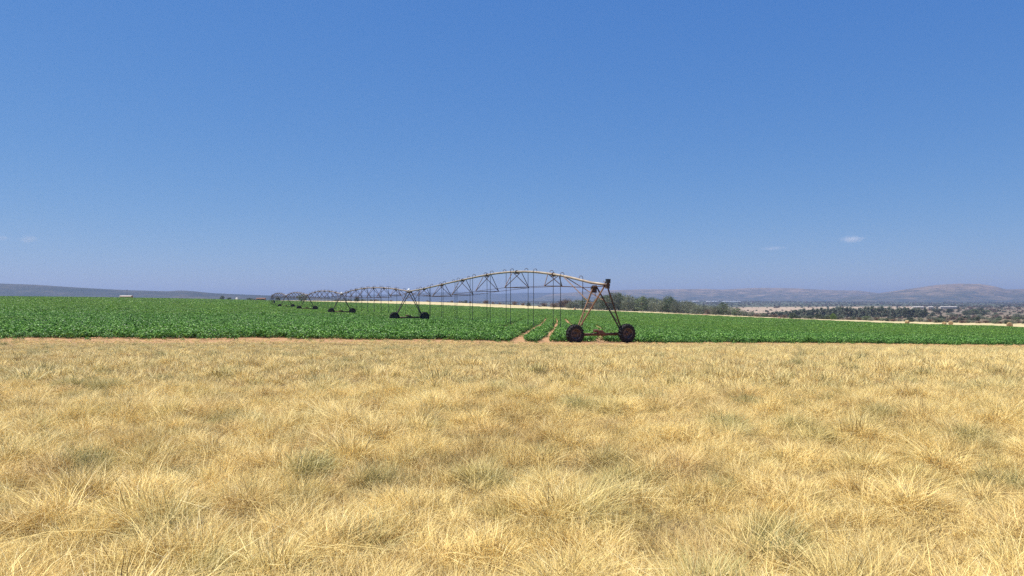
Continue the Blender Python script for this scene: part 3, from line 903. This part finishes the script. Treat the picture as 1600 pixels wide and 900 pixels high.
# pivot point: four legs and the riser
pv = part('pivot_stand', merge(tube([(0, 0, 0), (0, 0, HP + .1)], .11, 12), box((0, 0, .1), (2.4, 2.4, .2)), *[tube([(sx * 1.1, sy * 1.1, .2), (sx * .15, sy * .15, HP - .2)], .05, 6) for sx in (-1, 1) for sy in (-1, 1)],
                              tube([(0, 0, HP), (0, 0, HP + .35)], .18, 12)), M['steel'], root)
part('pivot_panel', box((.9, -.3, 1.5), (.35, .7, .9)), M['black'], pv)

# ------------------------------------------------------------------ trees and shrubs
def crown_vf(seed, w, h, z0, nclump, nleaf, size, shape='round', gaps=0.0):
    """leaf faces gathered in clumps through the crown's volume"""
    r = np.random.default_rng(seed)
    V, Fc, at_ = [], [], []
    for c in range(nclump):
        t = r.uniform(0, 1); a = r.uniform(0, 6.283)
        if shape == 'round':
            rr = w / 2 * math.sqrt(max(0.05, 1 - (2 * t - 0.85) ** 2 / 1.6)) * r.uniform(.35, 1.0)
        elif shape == 'flat':
            rr = w / 2 * (0.55 + 0.45 * t) * math.sqrt(r.uniform(.1, 1))
        else:
            rr = w / 2 * (1.05 - 0.7 * t ** 1.5) * math.sqrt(r.uniform(.05, 1))
        cx, cy, cz = rr * math.cos(a), rr * math.sin(a), z0 + (h - z0) * t * r.uniform(.86, 1.0)
        cr = w * r.uniform(.10, .19)
        cv = r.normal(0, 0.13)
        for i in range(nleaf):
            q = r.normal(0, .5, 3); q *= cr
            P0 = Vector((cx + q[0], cy + q[1], max(.05, cz + q[2] * .8)))
            s = size * r.uniform(.6, 1.3)
            e1 = Vector(r.normal(0, 1, 3)).normalized(); e2 = e1.cross(Vector(r.normal(0, 1, 3))).normalized()
            b = len(V)
            V += [P0 - e1 * s, P0 + e2 * s * .6, P0 + e1 * s, P0 - e2 * s * .6]
            Fc.append((b, b + 1, b + 2, b + 3))
            at_ += [min(1, max(0, r.normal(.45, .2) + cv))] * 4
    return V, Fc, at_
def trunk_vf(seed, w, h, z0, tr):
    r = np.random.default_rng(seed)
    parts = []
    top = Vector((r.normal(0, .03) * h, r.normal(0, .03) * h, h * .62))
    mid = Vector((top.x * .4 + r.normal(0, .02) * h, top.y * .4, h * .32))
    parts.append(tube([(0, 0, -.3), mid, top], tr, 7, True, tr * .35))
    for k in range(6):
        a = k * 1.05 + r.uniform(0, .5); st = mid.lerp(top, r.uniform(0, .8))
        e = Vector((math.cos(a) * w * .36, math.sin(a) * w * .36, st.z + h * r.uniform(.12, .32)))
        parts.append(tube([st, st.lerp(e, .5) + Vector((0, 0, h * .04)), e], tr * .45, 5, False, tr * .12))
    return merge(*parts)
def twig_vf(seed, w, h):
    """bare thorny crown: many fine forking twigs"""
    r = np.random.default_rng(seed)
    V, Fc, at_ = [], [], []
    for i in range(420):
        a = r.uniform(0, 6.283); el = r.uniform(.15, 1.45)
        st = Vector((0, 0, h * r.uniform(.05, .55))) + Vector((math.cos(a), math.sin(a), 0)) * w * r.uniform(0, .3)
        d = Vector((math.cos(a + r.normal(0, .4)) * math.cos(el), math.sin(a) * math.cos(el), math.sin(el)))
        L = h * r.uniform(.2, .5)
        e = st + d * L
        e.z = min(e.z, h * r.uniform(.85, 1.05))
        sd = d.cross(Vector(r.normal(0, 1, 3))).normalized() * (.016 * h * r.uniform(.5, 1))
        b = len(V)
        V += [st - sd, st + sd, e]
        Fc.append((b, b + 1, b + 2)); at_ += [min(1, max(0, r.normal(.5, .25)))] * 3
    return V, Fc, at_

KIND = {}
def proto_tree(kind, seed):
    key = (kind, seed % 5)
    if key in KIND: return KIND[key]
    sd = 1000 + hash_(kind) * 17 + (seed % 5)
    if kind == 'olive':      cr = crown_vf(sd, 8.0, 8.0, .7, 95, 24, .24, 'round'); mt = M['olive_leaf']; tk = trunk_vf(sd, 8, 8, 1, .22)
    elif kind == 'green':    cr = crown_vf(sd, 7.0, 9.0, .8, 95, 24, .24, 'round'); mt = M['green_leaf']; tk = trunk_vf(sd, 7, 9, 1, .22)
    elif kind == 'gum':      cr = crown_vf(sd, 5.0, 11.0, .8, 80, 26, .34, 'tall'); mt = M['gum_leaf']; tk = trunk_vf(sd, 5, 11, 1, .2)
    elif kind == 'dark':     cr = crown_vf(sd, 7.0, 7.0, .4, 90, 24, .26, 'round'); mt = M['dark_leaf']; tk = trunk_vf(sd, 7, 7, 1, .2)
    elif kind == 'bright':   cr = crown_vf(sd, 6.0, 7.0, .3, 80, 24, .24, 'round'); mt = M['bright_leaf']; tk = trunk_vf(sd, 6, 7, 1, .2)
    elif kind == 'bare':
        cr = twig_vf(sd, 7.0, 7.0); mt = M['brown_twig']; tk = trunk_vf(sd, 7, 7, 1, .17)
    cm = mesh_of('crown', cr[0], cr[1], mt, False, {'v': cr[2]})
    tm = mesh_of('trunk', tk[0], tk[1], M['bark'], True)
    KIND[key] = (tm, cm)
    return KIND[key]
def hash_(s): return sum(ord(c) * (i + 3) for i, c in enumerate(s)) % 97
DIM = {'olive': (8, 8), 'green': (7, 9), 'gum': (5, 11), 'dark': (7, 7), 'bright': (6, 7), 'bare': (7, 7)}
_tn = [0]
def tree(name, kind, px, z, hpx, wpx, label, cat='tree', group=None, sink=0.0):
    """a tree standing at depth z under photo column px, hpx by wpx photo pixels in size"""
    _tn[0] += 1
    tm, cm = proto_tree(kind, _tn[0])
    p = at(px, z)
    e = bpy.data.objects.new(name, None); COL.objects.link(e)
    e.location = p - Vector((0, 0, sink + .05))
    W, H = DIM[kind]
    sx = wpx * z / F / W; sz = (hpx * z / F + sink) / H
    e.scale = (sx, sx, sz)
    e.rotation_euler = (0, 0, random.uniform(0, 6.28))
    link('trunk', tm, e); link('crown', cm, e)
    tag(e, label, cat, group)
    return e

# hedge of olive-grey trees beyond the end tower: (px, height px, width px, kind)
hedge = [(866, 9, 16, 'bare'), (878, 15, 17, 'bare'), (887, 18, 15, 'bare'), (893, 10, 16, 'olive'), (903, 13, 18, 'olive'), (915, 16, 18, 'green'), (926, 14, 18, 'bare'), (936, 18, 18, 'olive'),
         (947, 22, 20, 'green'), (958, 25, 21, 'olive'), (969, 24, 21, 'green'), (981, 22, 20, 'olive'), (992, 18, 18, 'olive'), (1002, 22, 19, 'green'),
         (1012, 18, 20, 'olive'), (1024, 19, 20, 'olive'), (1035, 17, 18, 'olive'), (1045, 23, 18, 'green'), (1056, 18, 18, 'olive'), (1067, 17, 18, 'olive'),
         (1078, 18, 18, 'olive'), (1088, 14, 17, 'olive'), (1098, 13, 17, 'olive'), (1108, 10, 15, 'bare'), (1118, 12, 15, 'olive'), (1130, 18, 17, 'green'),
         (1141, 12, 15, 'olive'), (1151, 11, 14, 'green'), (1162, 8, 13, 'olive'), (1173, 7, 13, 'olive'), (1183, 6, 12, 'bare')]
names = {'olive': ('rounded grey-olive tree', 'olive_tree'), 'green': ('taller mid-green tree', 'leafy_tree'), 'bare': ('brown leafless thorn tree', 'thorn_tree')}
for i, (px, h, w, kd) in enumerate(hedge):
    zb = np.interp(px, [860, 940, 1020, 1150, 1190], [545, 505, 475, 418, 400]) + random.uniform(0, 14)
    ds, nm = names[kd]
    tree(nm, kd, px, zb, h * 1.12, w * 1.12, '%s, %s from the left in the tree belt behind the end tower' % (ds, ordinal(i + 1)), 'tree', 'trees in the belt beyond the field')
# second row behind to close the belt
for i, px in enumerate(range(938, 1140, 13)):
    zb = np.interp(px, [860, 940, 1020, 1150], [580, 540, 508, 448]) + random.uniform(0, 10)
    h = np.interp(px, [930, 960, 1000, 1050, 1100, 1140], [19, 26, 21, 20, 14, 12]) * random.uniform(.9, 1.1)
    tree('olive_tree', 'olive' if i % 3 else 'green', px + random.uniform(-3, 3), zb, h, 19, 'grey-green tree in the back row of the tree belt, %s from the left' % ordinal(i + 1), 'tree', 'back row trees of the belt')

# plantation of dark trees in the valley
px = 1208; i = 0
while px < 1444:
    i += 1
    h = np.interp(px, [1205, 1220, 1260, 1300, 1360, 1444], [10, 11, 14.5, 17, 18, 16]) * random.uniform(.88, 1.1)
    zb = np.interp(px, [1205, 1444], [760, 690]) + random.uniform(-8, 14)
    tree('plantation_tree', 'gum', px, zb, h, 9.5 * random.uniform(.85, 1.15), 'dark upright tree, %s from the left in the valley plantation' % ordinal(i), 'tree', 'trees of the valley plantation')
    px += 5.2 + random.uniform(-1, 1)
# trees standing apart
tree('valley_tree', 'dark', 1446, 760, 14, 9, 'dark tree standing alone just right of the plantation', 'tree')
tree('valley_tree', 'dark', 1463, 980, 9, 13, 'wide dark tree between two white sheds in the valley', 'tree')
tree('valley_tree', 'dark', 1484, 1050, 7, 9, 'small dark tree before the right-hand white shed', 'tree')
for j, (px, h, w) in enumerate([(1511, 7, 14), (1521, 9, 16), (1531, 10, 17), (1542, 8, 14)]):
    tree('valley_tree', 'green' if j % 2 else 'dark', px, 900 + 6 * j, h, w, 'broad green tree on the valley rise, %s from the left of its clump' % ordinal(j + 1), 'tree', 'clump on the valley rise')
tree('dark_bush', 'dark', 1239, 385, 9, 12, 'dark rounded bush before the left part of the plantation', 'bush')
tree('bright_bush', 'bright', 1302, 368, 10, 9, 'bright green bush at the edge of the straw strip', 'bush')
tree('green_bush', 'green', 1293, 380, 7, 9, 'dull green bush just left of the bright green bush', 'bush')
tree('grey_bush', 'olive', 1150, 432, 8, 11, 'low grey-green bush at the right end of the tree belt', 'bush')
# small trees out on the straw strip behind the pivot spans
strip = [(434, 520, 6, 8, 'dark', 'small dark bush on the straw strip beside the pivot'),
         (472, 560, 10.5, 16, 'green', 'wide olive tree seen through the fourth tower frame'),
         (557, 620, 8, 8, 'dark', 'small dark thorn tree under the second span'),
         (586, 700, 3.5, 5, 'bare', 'low brown shrub on the straw strip left of the second tower'),
         (611, 700, 3.5, 5, 'bare', 'low brown shrub just left of the second tower'),
         (668, 760, 3.5, 5, 'bare', 'tiny brown shrub right of the second tower'),
         (706, 740, 4.5, 6, 'bare', 'small brown thorn tree left of the reddish shrub'),
         (718, 680, 5, 5, 'bare', 'reddish brown shrub on the straw strip'),
         (728, 720, 5, 5, 'dark', 'dark narrow shrub on the straw strip'),
         (735, 700, 4, 6, 'bare', 'brown shrub right of the dark narrow shrub'),
         (759, 640, 8.5, 11, 'bare', 'spreading leafless thorn tree under the middle of the near span'),
         (770, 620, 5.5, 6, 'bare', 'slim brown shrub right of the spreading thorn tree'),
         (781, 640, 4.5, 6, 'bare', 'low brown shrub on the strip under the arch top'),
         (804, 600, 8.5, 10, 'bare', 'leafless grey tree under the arch top'),
         (817, 590, 6, 8, 'bare', 'brown shrub right of the leafless grey tree'),
         (826, 575, 5.5, 8, 'dark', 'dark round shrub on the strip, left of the pale block'),
         (850, 575, 8, 13, 'bare', 'wide brown thicket shrub right of the pale block'),
         (347, 640, 6, 7, 'dark', 'dark tree on the far skyline, left one of a pair'),
         (358, 650, 4, 7, 'dark', 'lower dark tree on the far skyline, right one of a pair'),
         (389, 700, 4, 12, 'dark', 'low dull green thicket on the left skyline'),
         (398, 705, 3.5, 8, 'bare', 'brown thicket on the left skyline')]
for px, z, h, w, kd, lb in strip:
    tree('shrub' if h < 8 else 'thorn_tree', kd, px, z, h, w, lb, 'shrub' if h < 8 else 'tree')
# shrubs along the back of the straw strip on the right
px = 1188; i = 0
kinds = ['olive', 'bare', 'dark', 'green', 'bare', 'dark', 'olive']
desc = {'olive': 'grey-green', 'bare': 'brown twiggy', 'dark': 'dark', 'green': 'mid-green'}
while px < 1640:
    i += 1
    zb = np.interp(px, [1180, 1300, 1450, 1600, 1640], [425, 378, 316, 258, 246]) + random.uniform(2, 18)
    kd = kinds[random.randrange(7)]
    h = random.uniform(4, 8); w = random.uniform(8, 15)
    tree('shrub', kd, px, zb, h, w, '%s shrub, %s from the left along the back of the straw strip' % (desc[kd], ordinal(i)), 'shrub', 'shrubs behind the straw strip')
    px += random.uniform(6, 13)
for i in range(64):
    t = i / 63.
    px = 1420 + random.uniform(0, 215); zb = 330 + 600 * t ** 1.4
    if px < 1450 and zb > 600: px += 60
    kd = kinds[random.randrange(7)]
    tree('shrub', kd, px, zb, random.uniform(3, 6.5) * (1.2 - .4 * t), random.uniform(7, 14) * (1.1 - .4 * t), '%s shrub on the bushy rise behind the hay bales, %s nearest' % (desc[kd], ordinal(i + 1)), 'shrub', 'shrubs on the bushy rise')

# far scrub, one uncountable mass
def blob_proto(seed, mt):
    cr = crown_vf(seed, 8.0, 4.5, .1, 26, 16, .75, 'round')
    return mesh_of('scrub_clump', cr[0], cr[1], mt, False, {'v': cr[2]})
sp_ = [blob_proto(700 + k, [M['dark_leaf'], M['olive_leaf'], M['brown_twig']][k % 3]) for k in range(6)]
N_ = 26000
zz = rng.uniform(450, 5200, N_) ; tx = rng.uniform(-.30, .75, N_)
pp_ = tx * F + 800
dens = np.where(zz > 2080, .5, np.where((pp_ > 1140) & (pp_ < 1450) & (zz > 1250), .03, .30))
dens = np.where((zz < 1250) & (pp_ < 1180), .5, dens)
dens = np.where((pp_ > 1440) & (zz < 2600), .95, dens)
dens = np.where((pp_ > 1195) & (pp_ < 1450) & (zz < 800), .06, dens)
fx = tx * zz; fd = np.hypot(fx - FC[0], zz - FC[1])
dens = np.where(fd < FR + np.interp(pp_, [400, 640, 850, 1020, 1600], [150, 420, 160, 75, 60]), 0, dens)
dens = dens * np.clip((fnoise(fx, zz, 130, 91) - .3) * 3.2, 0.05, 1)
kp = rng.random(N_) < dens
fx, zz = fx[kp], zz[kp]
# a thin hedgerow line across the pale fields
hx = np.concatenate([np.linspace(.30, .56, 90), np.linspace(.31, .5, 50)]); hz = np.concatenate([np.full(90, 1750.), np.full(50, 1320.)]) + rng.normal(0, 12, 140)
hk = rng.random(140) < .35
fx = np.concatenate([fx, (hx * hz)[hk]]); zz = np.concatenate([zz, hz[hk]])
n_ = len(fx); s = rng.uniform(.5, 1.3, n_) * np.interp(zz, [450, 1200, 5000], [.26, .42, 1.2]); s = np.where(zz < 2500, s * rng.choice([.6, .8, 1, 1.5], n_), s)
o = scatter('far_scrub', np.stack([fx, zz, ground_h(fx, zz)], -1), np.stack([np.zeros(n_), np.zeros(n_), rng.uniform(0, 6.28, n_)], -1),
            np.stack([s, s, s * .8], -1), rng.integers(0, 6, n_), sp_, {'tint': np.zeros(n_)})
tag(o, 'scattered dark scrub over the far valley floor', 'scrub', kind='stuff')

# ------------------------------------------------------------------ hay bales
def bale(px, z, yaw, size, label):
    r = np.random.default_rng(int(px))
    p = at(px, z)
    R0, Wd = size, size * 1.9
    prof = [(-Wd / 2, 0), (-Wd / 2 + .01, R0 * .35), (-Wd / 2 + .0, R0 * .7), (-Wd / 2 + .03, R0 * .93), (-Wd / 2 + .10, R0)] + \
           [(x, R0 * (1.0 + .012 * math.sin(x * 40))) for x in np.linspace(-Wd / 2 + .2, Wd / 2 - .2, 7)] + \
           [(Wd / 2 - .10, R0), (Wd / 2 - .03, R0 * .93), (Wd / 2, R0 * .7), (Wd / 2 - .01, R0 * .35), (Wd / 2, 0)]
    V, Fc = lathe(prof, 26)
    V = [Vector(v) for v in V]
    V2 = []
    for v in V:
        q = mnoise.noise(v * 2.3 + Vector((px, 0, 0)))
        v = v * (1 + .05 * q)
        z_ = v.z + R0 * .96
        if z_ < 0.06: z_ = .0
        V2.append(Vector((v.x, v.y * (1.0 + .05 * (1 - min(1, z_ / R0))), z_)))
    at_ = [min(1, max(0, .5 + .5 * mnoise.noise(v * 6))) for v in V2]
    e = link('hay_bale', mesh_of('hay_bale', V2, Fc, M['hay'], True, {'v': at_}), None, p - Vector((0, 0, .04)), (0, 0, yaw))
    # loose straw sticking out
    SV, SF, SA = [], [], []
    for i in range(260):
        a = r.uniform(0, 6.283); x = r.uniform(-Wd / 2, Wd / 2)
        b0 = Vector((x, math.cos(a) * R0 * .98, math.sin(a) * R0 * .98 + R0 * .96))
        d_ = Vector((r.normal(0, .5), math.cos(a) + r.normal(0, .6), math.sin(a) + r.normal(0, .6))).normalized() * r.uniform(.05, .16)
        sd = Vector(r.normal(0, 1, 3)).normalized() * .012
        if b0.z < .05: continue
        b = len(SV); SV += [b0 - sd, b0 + sd, b0 + d_]; SF.append((b, b + 1, b + 2)); SA += [r.uniform()] * 3
    st = link('loose_straw', mesh_of('loose_straw', SV, SF, M['hay'], False, {'v': SA}), e)
    st['kind'] = 'stuff'
    tag(e, label, 'hay bale', 'round hay bales on the straw strip')
bale(1417.5, 300, 2.3, .70, 'round hay bale far left of the others, beside brown shrubs')
bale(1475.5, 272, 0.7, .58, 'low brown hay bale, left one of the touching pair')
bale(1485.5, 268, 1.1, .74, 'golden round hay bale, right one of the touching pair')
bale(1577.5, 223, 1.05, .78, 'largest round hay bale, alone near the right edge of the photo')

# ------------------------------------------------------------------ far buildings and small things
def shed(name, px, z, L, Wd, Hh, wallm, roofm, label, yaw=0.0, openings=3, group=None, lift=0.0):
    p = at(px, z, lift)
    e = bpy.data.objects.new(name, None); COL.objects.link(e); e.location = p; e.rotation_euler = (0, 0, yaw)
    part('wall', box((0, 0, Hh * .38 - .4), (L, Wd, Hh * .76 + .8)), wallm, e)
    V = [(-L / 2 - .3, -Wd / 2 - .3, Hh * .74), (L / 2 + .3, -Wd / 2 - .3, Hh * .74), (L / 2 + .3, 0, Hh), (-L / 2 - .3, 0, Hh), (-L / 2 - .3, Wd / 2 + .3, Hh * .74), (L / 2 + .3, Wd / 2 + .3, Hh * .74)]
    V += [(a, b, c + .1) for a, b, c in V]
    Fc = [(0, 1, 2, 3), (3, 2, 5, 4), (6, 9, 8, 7), (9, 10, 11, 8), (0, 6, 7, 1), (4, 5, 11, 10), (0, 3, 9, 6), (3, 4, 10, 9), (1, 7, 8, 2), (2, 8, 11, 5)]
    part('roof', (V, Fc), roofm, e)
    for k in range(openings):
        x = L * ((k + .5) / openings - .5)
        part('door_opening', box((x, -Wd / 2 - .003, Hh * .30), (L / openings * .6, .06, Hh * .58)), M['dark'], e)
    tag(e, label, 'building', group)
    return e
shed('farm_shed', 197.5, 455, 6.2, 4.0, 1.7, M['red_wall'], M['wall'], 'low farm shed with a pale roof on the left skyline beyond the crop', 0.08, 2, None, -0.2)
part_p = at(198.5, 470)
po = bpy.data.objects.new('utility_pole', mesh_of('utility_pole', *merge(tube([(0, 0, -.3), (0, 0, 5.6)], .09, 6, True, .06), box((0, 0, 5.2), (.9, .08, .08))), M['wood']))
COL.objects.link(po); po.location = part_p; tag(po, 'thin dark pole rising behind the low farm shed on the left', 'pole')
shed('red_roofed_shed', 408, 640, 7.0, 4, 1.8, M['red_wall'], M['red_wall'], 'long low red-brown shed on the skyline left of the pivot', 0.05, 2)
tk = at(370, 600)
e = link('water_tank', mesh_of('water_tank', *lathe([(-.4, 0), (-.4, .85), (1.3, .85), (1.55, .6), (1.7, .2), (1.7, 0)], 18, 'Z'), M['white'], True), None, tk)
tag(e, 'small white water tank on the skyline left of the pivot', 'tank')
for i, (a, b) in enumerate([(1425, 1442), (1449, 1457), (1468, 1494)]):
    z = 1500
    shed('white_shed', (a + b) / 2, z, (b - a) * z / F, 9, 3.6, M['wall'], M['roof'], 'long white shed in the valley, %s' % ['the left one behind the plantation end', 'the short middle one of three', 'the longest one, right of the other two'][i], 0, 0, 'white sheds in the valley', 2.0)
for i, (a, b) in enumerate([(1064, 1092), (1104, 1122), (1128, 1157)]):
    z = 4100
    shed('greenhouse', (a + b) / 2, z, (b - a) * z / F, 30, 5.0, M['whiteroof'], M['whiteroof'], 'very distant white greenhouse roof at the foot of the hills, %s of three' % ['leftmost', 'middle', 'rightmost'][i], 0, 0, 'distant greenhouses')
# poles in the bush line
for px, z, hpx, lb in ((1204.5, 520, 7, 'thin wooden pole at the left end of the valley plantation'), (1279.6, 420, 10, 'thin wooden pole before the middle of the valley plantation')):
    o = link('wooden_pole', mesh_of('wooden_pole', *merge(tube([(0, 0, -.3), (0, 0, hpx * z / F)], .10, 6, True, .07), tube([(-.35, 0, hpx * z / F - .3), (.35, 0, hpx * z / F - .3)], .04, 5)), M['wood']), None, at(px, z))
    tag(o, lb, 'pole')
# termite mounds
def mound(px, z, w, h, seed, label):
    V, Fc = [], []
    n, m_ = 18, 8
    for j in range(m_):
        t = j / (m_ - 1)
        for i in range(n):
            a = 6.2832 * i / n
            r = w / 2 * math.cos(t * math.pi / 2) ** .7 * (1 + .25 * mnoise.noise(Vector((math.cos(a) * 2 + seed, math.sin(a) * 2, t * 3))))
            V.append((r * math.cos(a), r * math.sin(a), -.15 + (h + .15) * t))
    for j in range(m_ - 1):
        for i in range(n):
            i2 = (i + 1) % n
            Fc.append((j * n + i, j * n + i2, (j + 1) * n + i2, (j + 1) * n + i))
    o = link('termite_mound', mesh_of('termite_mound', V, Fc, M['mound'], True), None, at(px, z))
    tag(o, label, 'mound', None)
mound(898, 472, 1.7, 1.9, 2, 'upright reddish termite mound at the field edge behind the near span')
mound(1101, 412, 4.0, .9, 5, 'wide low reddish mound before the tree belt')
mound(1218, 372, 1.6, 1.0, 8, 'small reddish mound on the straw strip left of the dark bush')
# pale block with leaning dark plank
bk = bpy.data.objects.new('water_trough', mesh_of('water_trough', *merge(box((0, 0, .5), (2.6, 1.4, 1.3)), box((0, 0, 1.2), (2.8, 1.6, .16))), M['concrete']))
COL.objects.link(bk); bk.location = at(843.5, 560); tag(bk, 'pale concrete block on the straw strip left of the tree belt', 'block')
pk = bpy.data.objects.new('fallen_post', mesh_of('fallen_post', *tube([(-1.9, -.9, 1.4), (.6, -1.0, -.1)], .22, 6), M['wood']))
COL.objects.link(pk); pk.location = at(843.5, 560); tag(pk, 'dark leaning post against the pale block', 'post')

# ------------------------------------------------------------------ thin clouds
def cloud(px, y, D, w, h, dens, seed, label):
    r = np.random.default_rng(seed)
    m = bpy.data.materials.new('cloud_vapour'); m.use_nodes = True
    nt = m.node_tree; nt.nodes.clear()
    out = nt.nodes.new('ShaderNodeOutputMaterial'); pv_ = nt.nodes.new('ShaderNodeVolumePrincipled')
    pv_.inputs['Color'].default_value = (.95, .96, 1, 1); pv_.inputs['Anisotropy'].default_value = -.25
    tc = nt.nodes.new('ShaderNodeTexCoord')
    nz = noise_node(nt.nodes, nt.links, 2.6 , 5, .6, tc.outputs['Object'], .4)
    ln = nt.nodes.new('ShaderNodeVectorMath'); ln.operation = 'LENGTH'; nt.links.new(tc.outputs['Object'], ln.inputs[0])
    s1 = nt.nodes.new('ShaderNodeMath'); s1.operation = 'SUBTRACT'; nt.links.new(nz.outputs['Fac'], s1.inputs[0])
    s0 = nt.nodes.new('ShaderNodeMath'); s0.operation = 'MULTIPLY'; s0.inputs[1].default_value = .62; nt.links.new(ln.outputs['Value'], s0.inputs[0]); nt.links.new(s0.outputs[0], s1.inputs[1])
    s2 = nt.nodes.new('ShaderNodeMath'); s2.operation = 'MULTIPLY'; s2.inputs[1].default_value = dens; s2.use_clamp = False
    mxn = nt.nodes.new('ShaderNodeMath'); mxn.operation = 'MAXIMUM'; mxn.inputs[1].default_value = 0
    nt.links.new(s1.outputs[0], mxn.inputs[0]); nt.links.new(mxn.outputs[0], s2.inputs[0]); nt.links.new(s2.outputs[0], pv_.inputs['Density'])
    nt.links.new(pv_.outputs[0], out.inputs['Volume'])
    bm = bmesh.new(); bmesh.ops.create_icosphere(bm, subdivisions=3, radius=1.0)
    me = bpy.data.meshes.new('cloud'); bm.to_mesh(me); bm.free(); me.materials.append(m)
    o = link('cloud', me, None, ((px - 800) / F * D, D, CAM_H + (470 - y) / F * D))
    o.scale = (w / 2 * D / F, w / 2 * D / F * .6, h / 2 * D / F)
    o.rotation_euler = (0, R_(r.uniform(-4, 1)), 0)
    tag(o, label, 'cloud')
cloud(1331, 374, 7000, 50, 15, .019, 1, 'small bright wisp of cloud above the hills on the right')
cloud(1208, 388, 8000, 50, 9, .008, 2, 'faint flat streak of cloud left of the bright wisp')
cloud(44, 374, 7000, 42, 17, .012, 3, 'small pale wisp of cloud above the left hills')
cloud(3, 372, 7000, 32, 11, .014, 4, 'faint wisp of cloud cut by the left edge of the photo')

# ------------------------------------------------------------------ haze
hb = box((0, 0, 0), (29600, 29600, 1))
zb0 = float(gzv.min()) - 6.0
V = [Vector((v.x, v.y, zb0 if v.z < 0 else 175.0)) for v in hb[0]]
hm = bpy.data.materials.new('haze'); hm.use_nodes = True
nt = hm.node_tree; nt.nodes.clear()
out = nt.nodes.new('ShaderNodeOutputMaterial'); pv_ = nt.nodes.new('ShaderNodeVolumePrincipled')
pv_.inputs['Color'].default_value = (.36, .46, .72, 1)
pv_.inputs['Density'].default_value = 1.15e-4
pv_.inputs['Anisotropy'].default_value = .25
nt.links.new(pv_.outputs[0], out.inputs['Volume'])
tag(link('haze', mesh_of('haze', V, hb[1], hm)), 'thin blue haze over the far plain and hills', 'haze', kind='stuff')
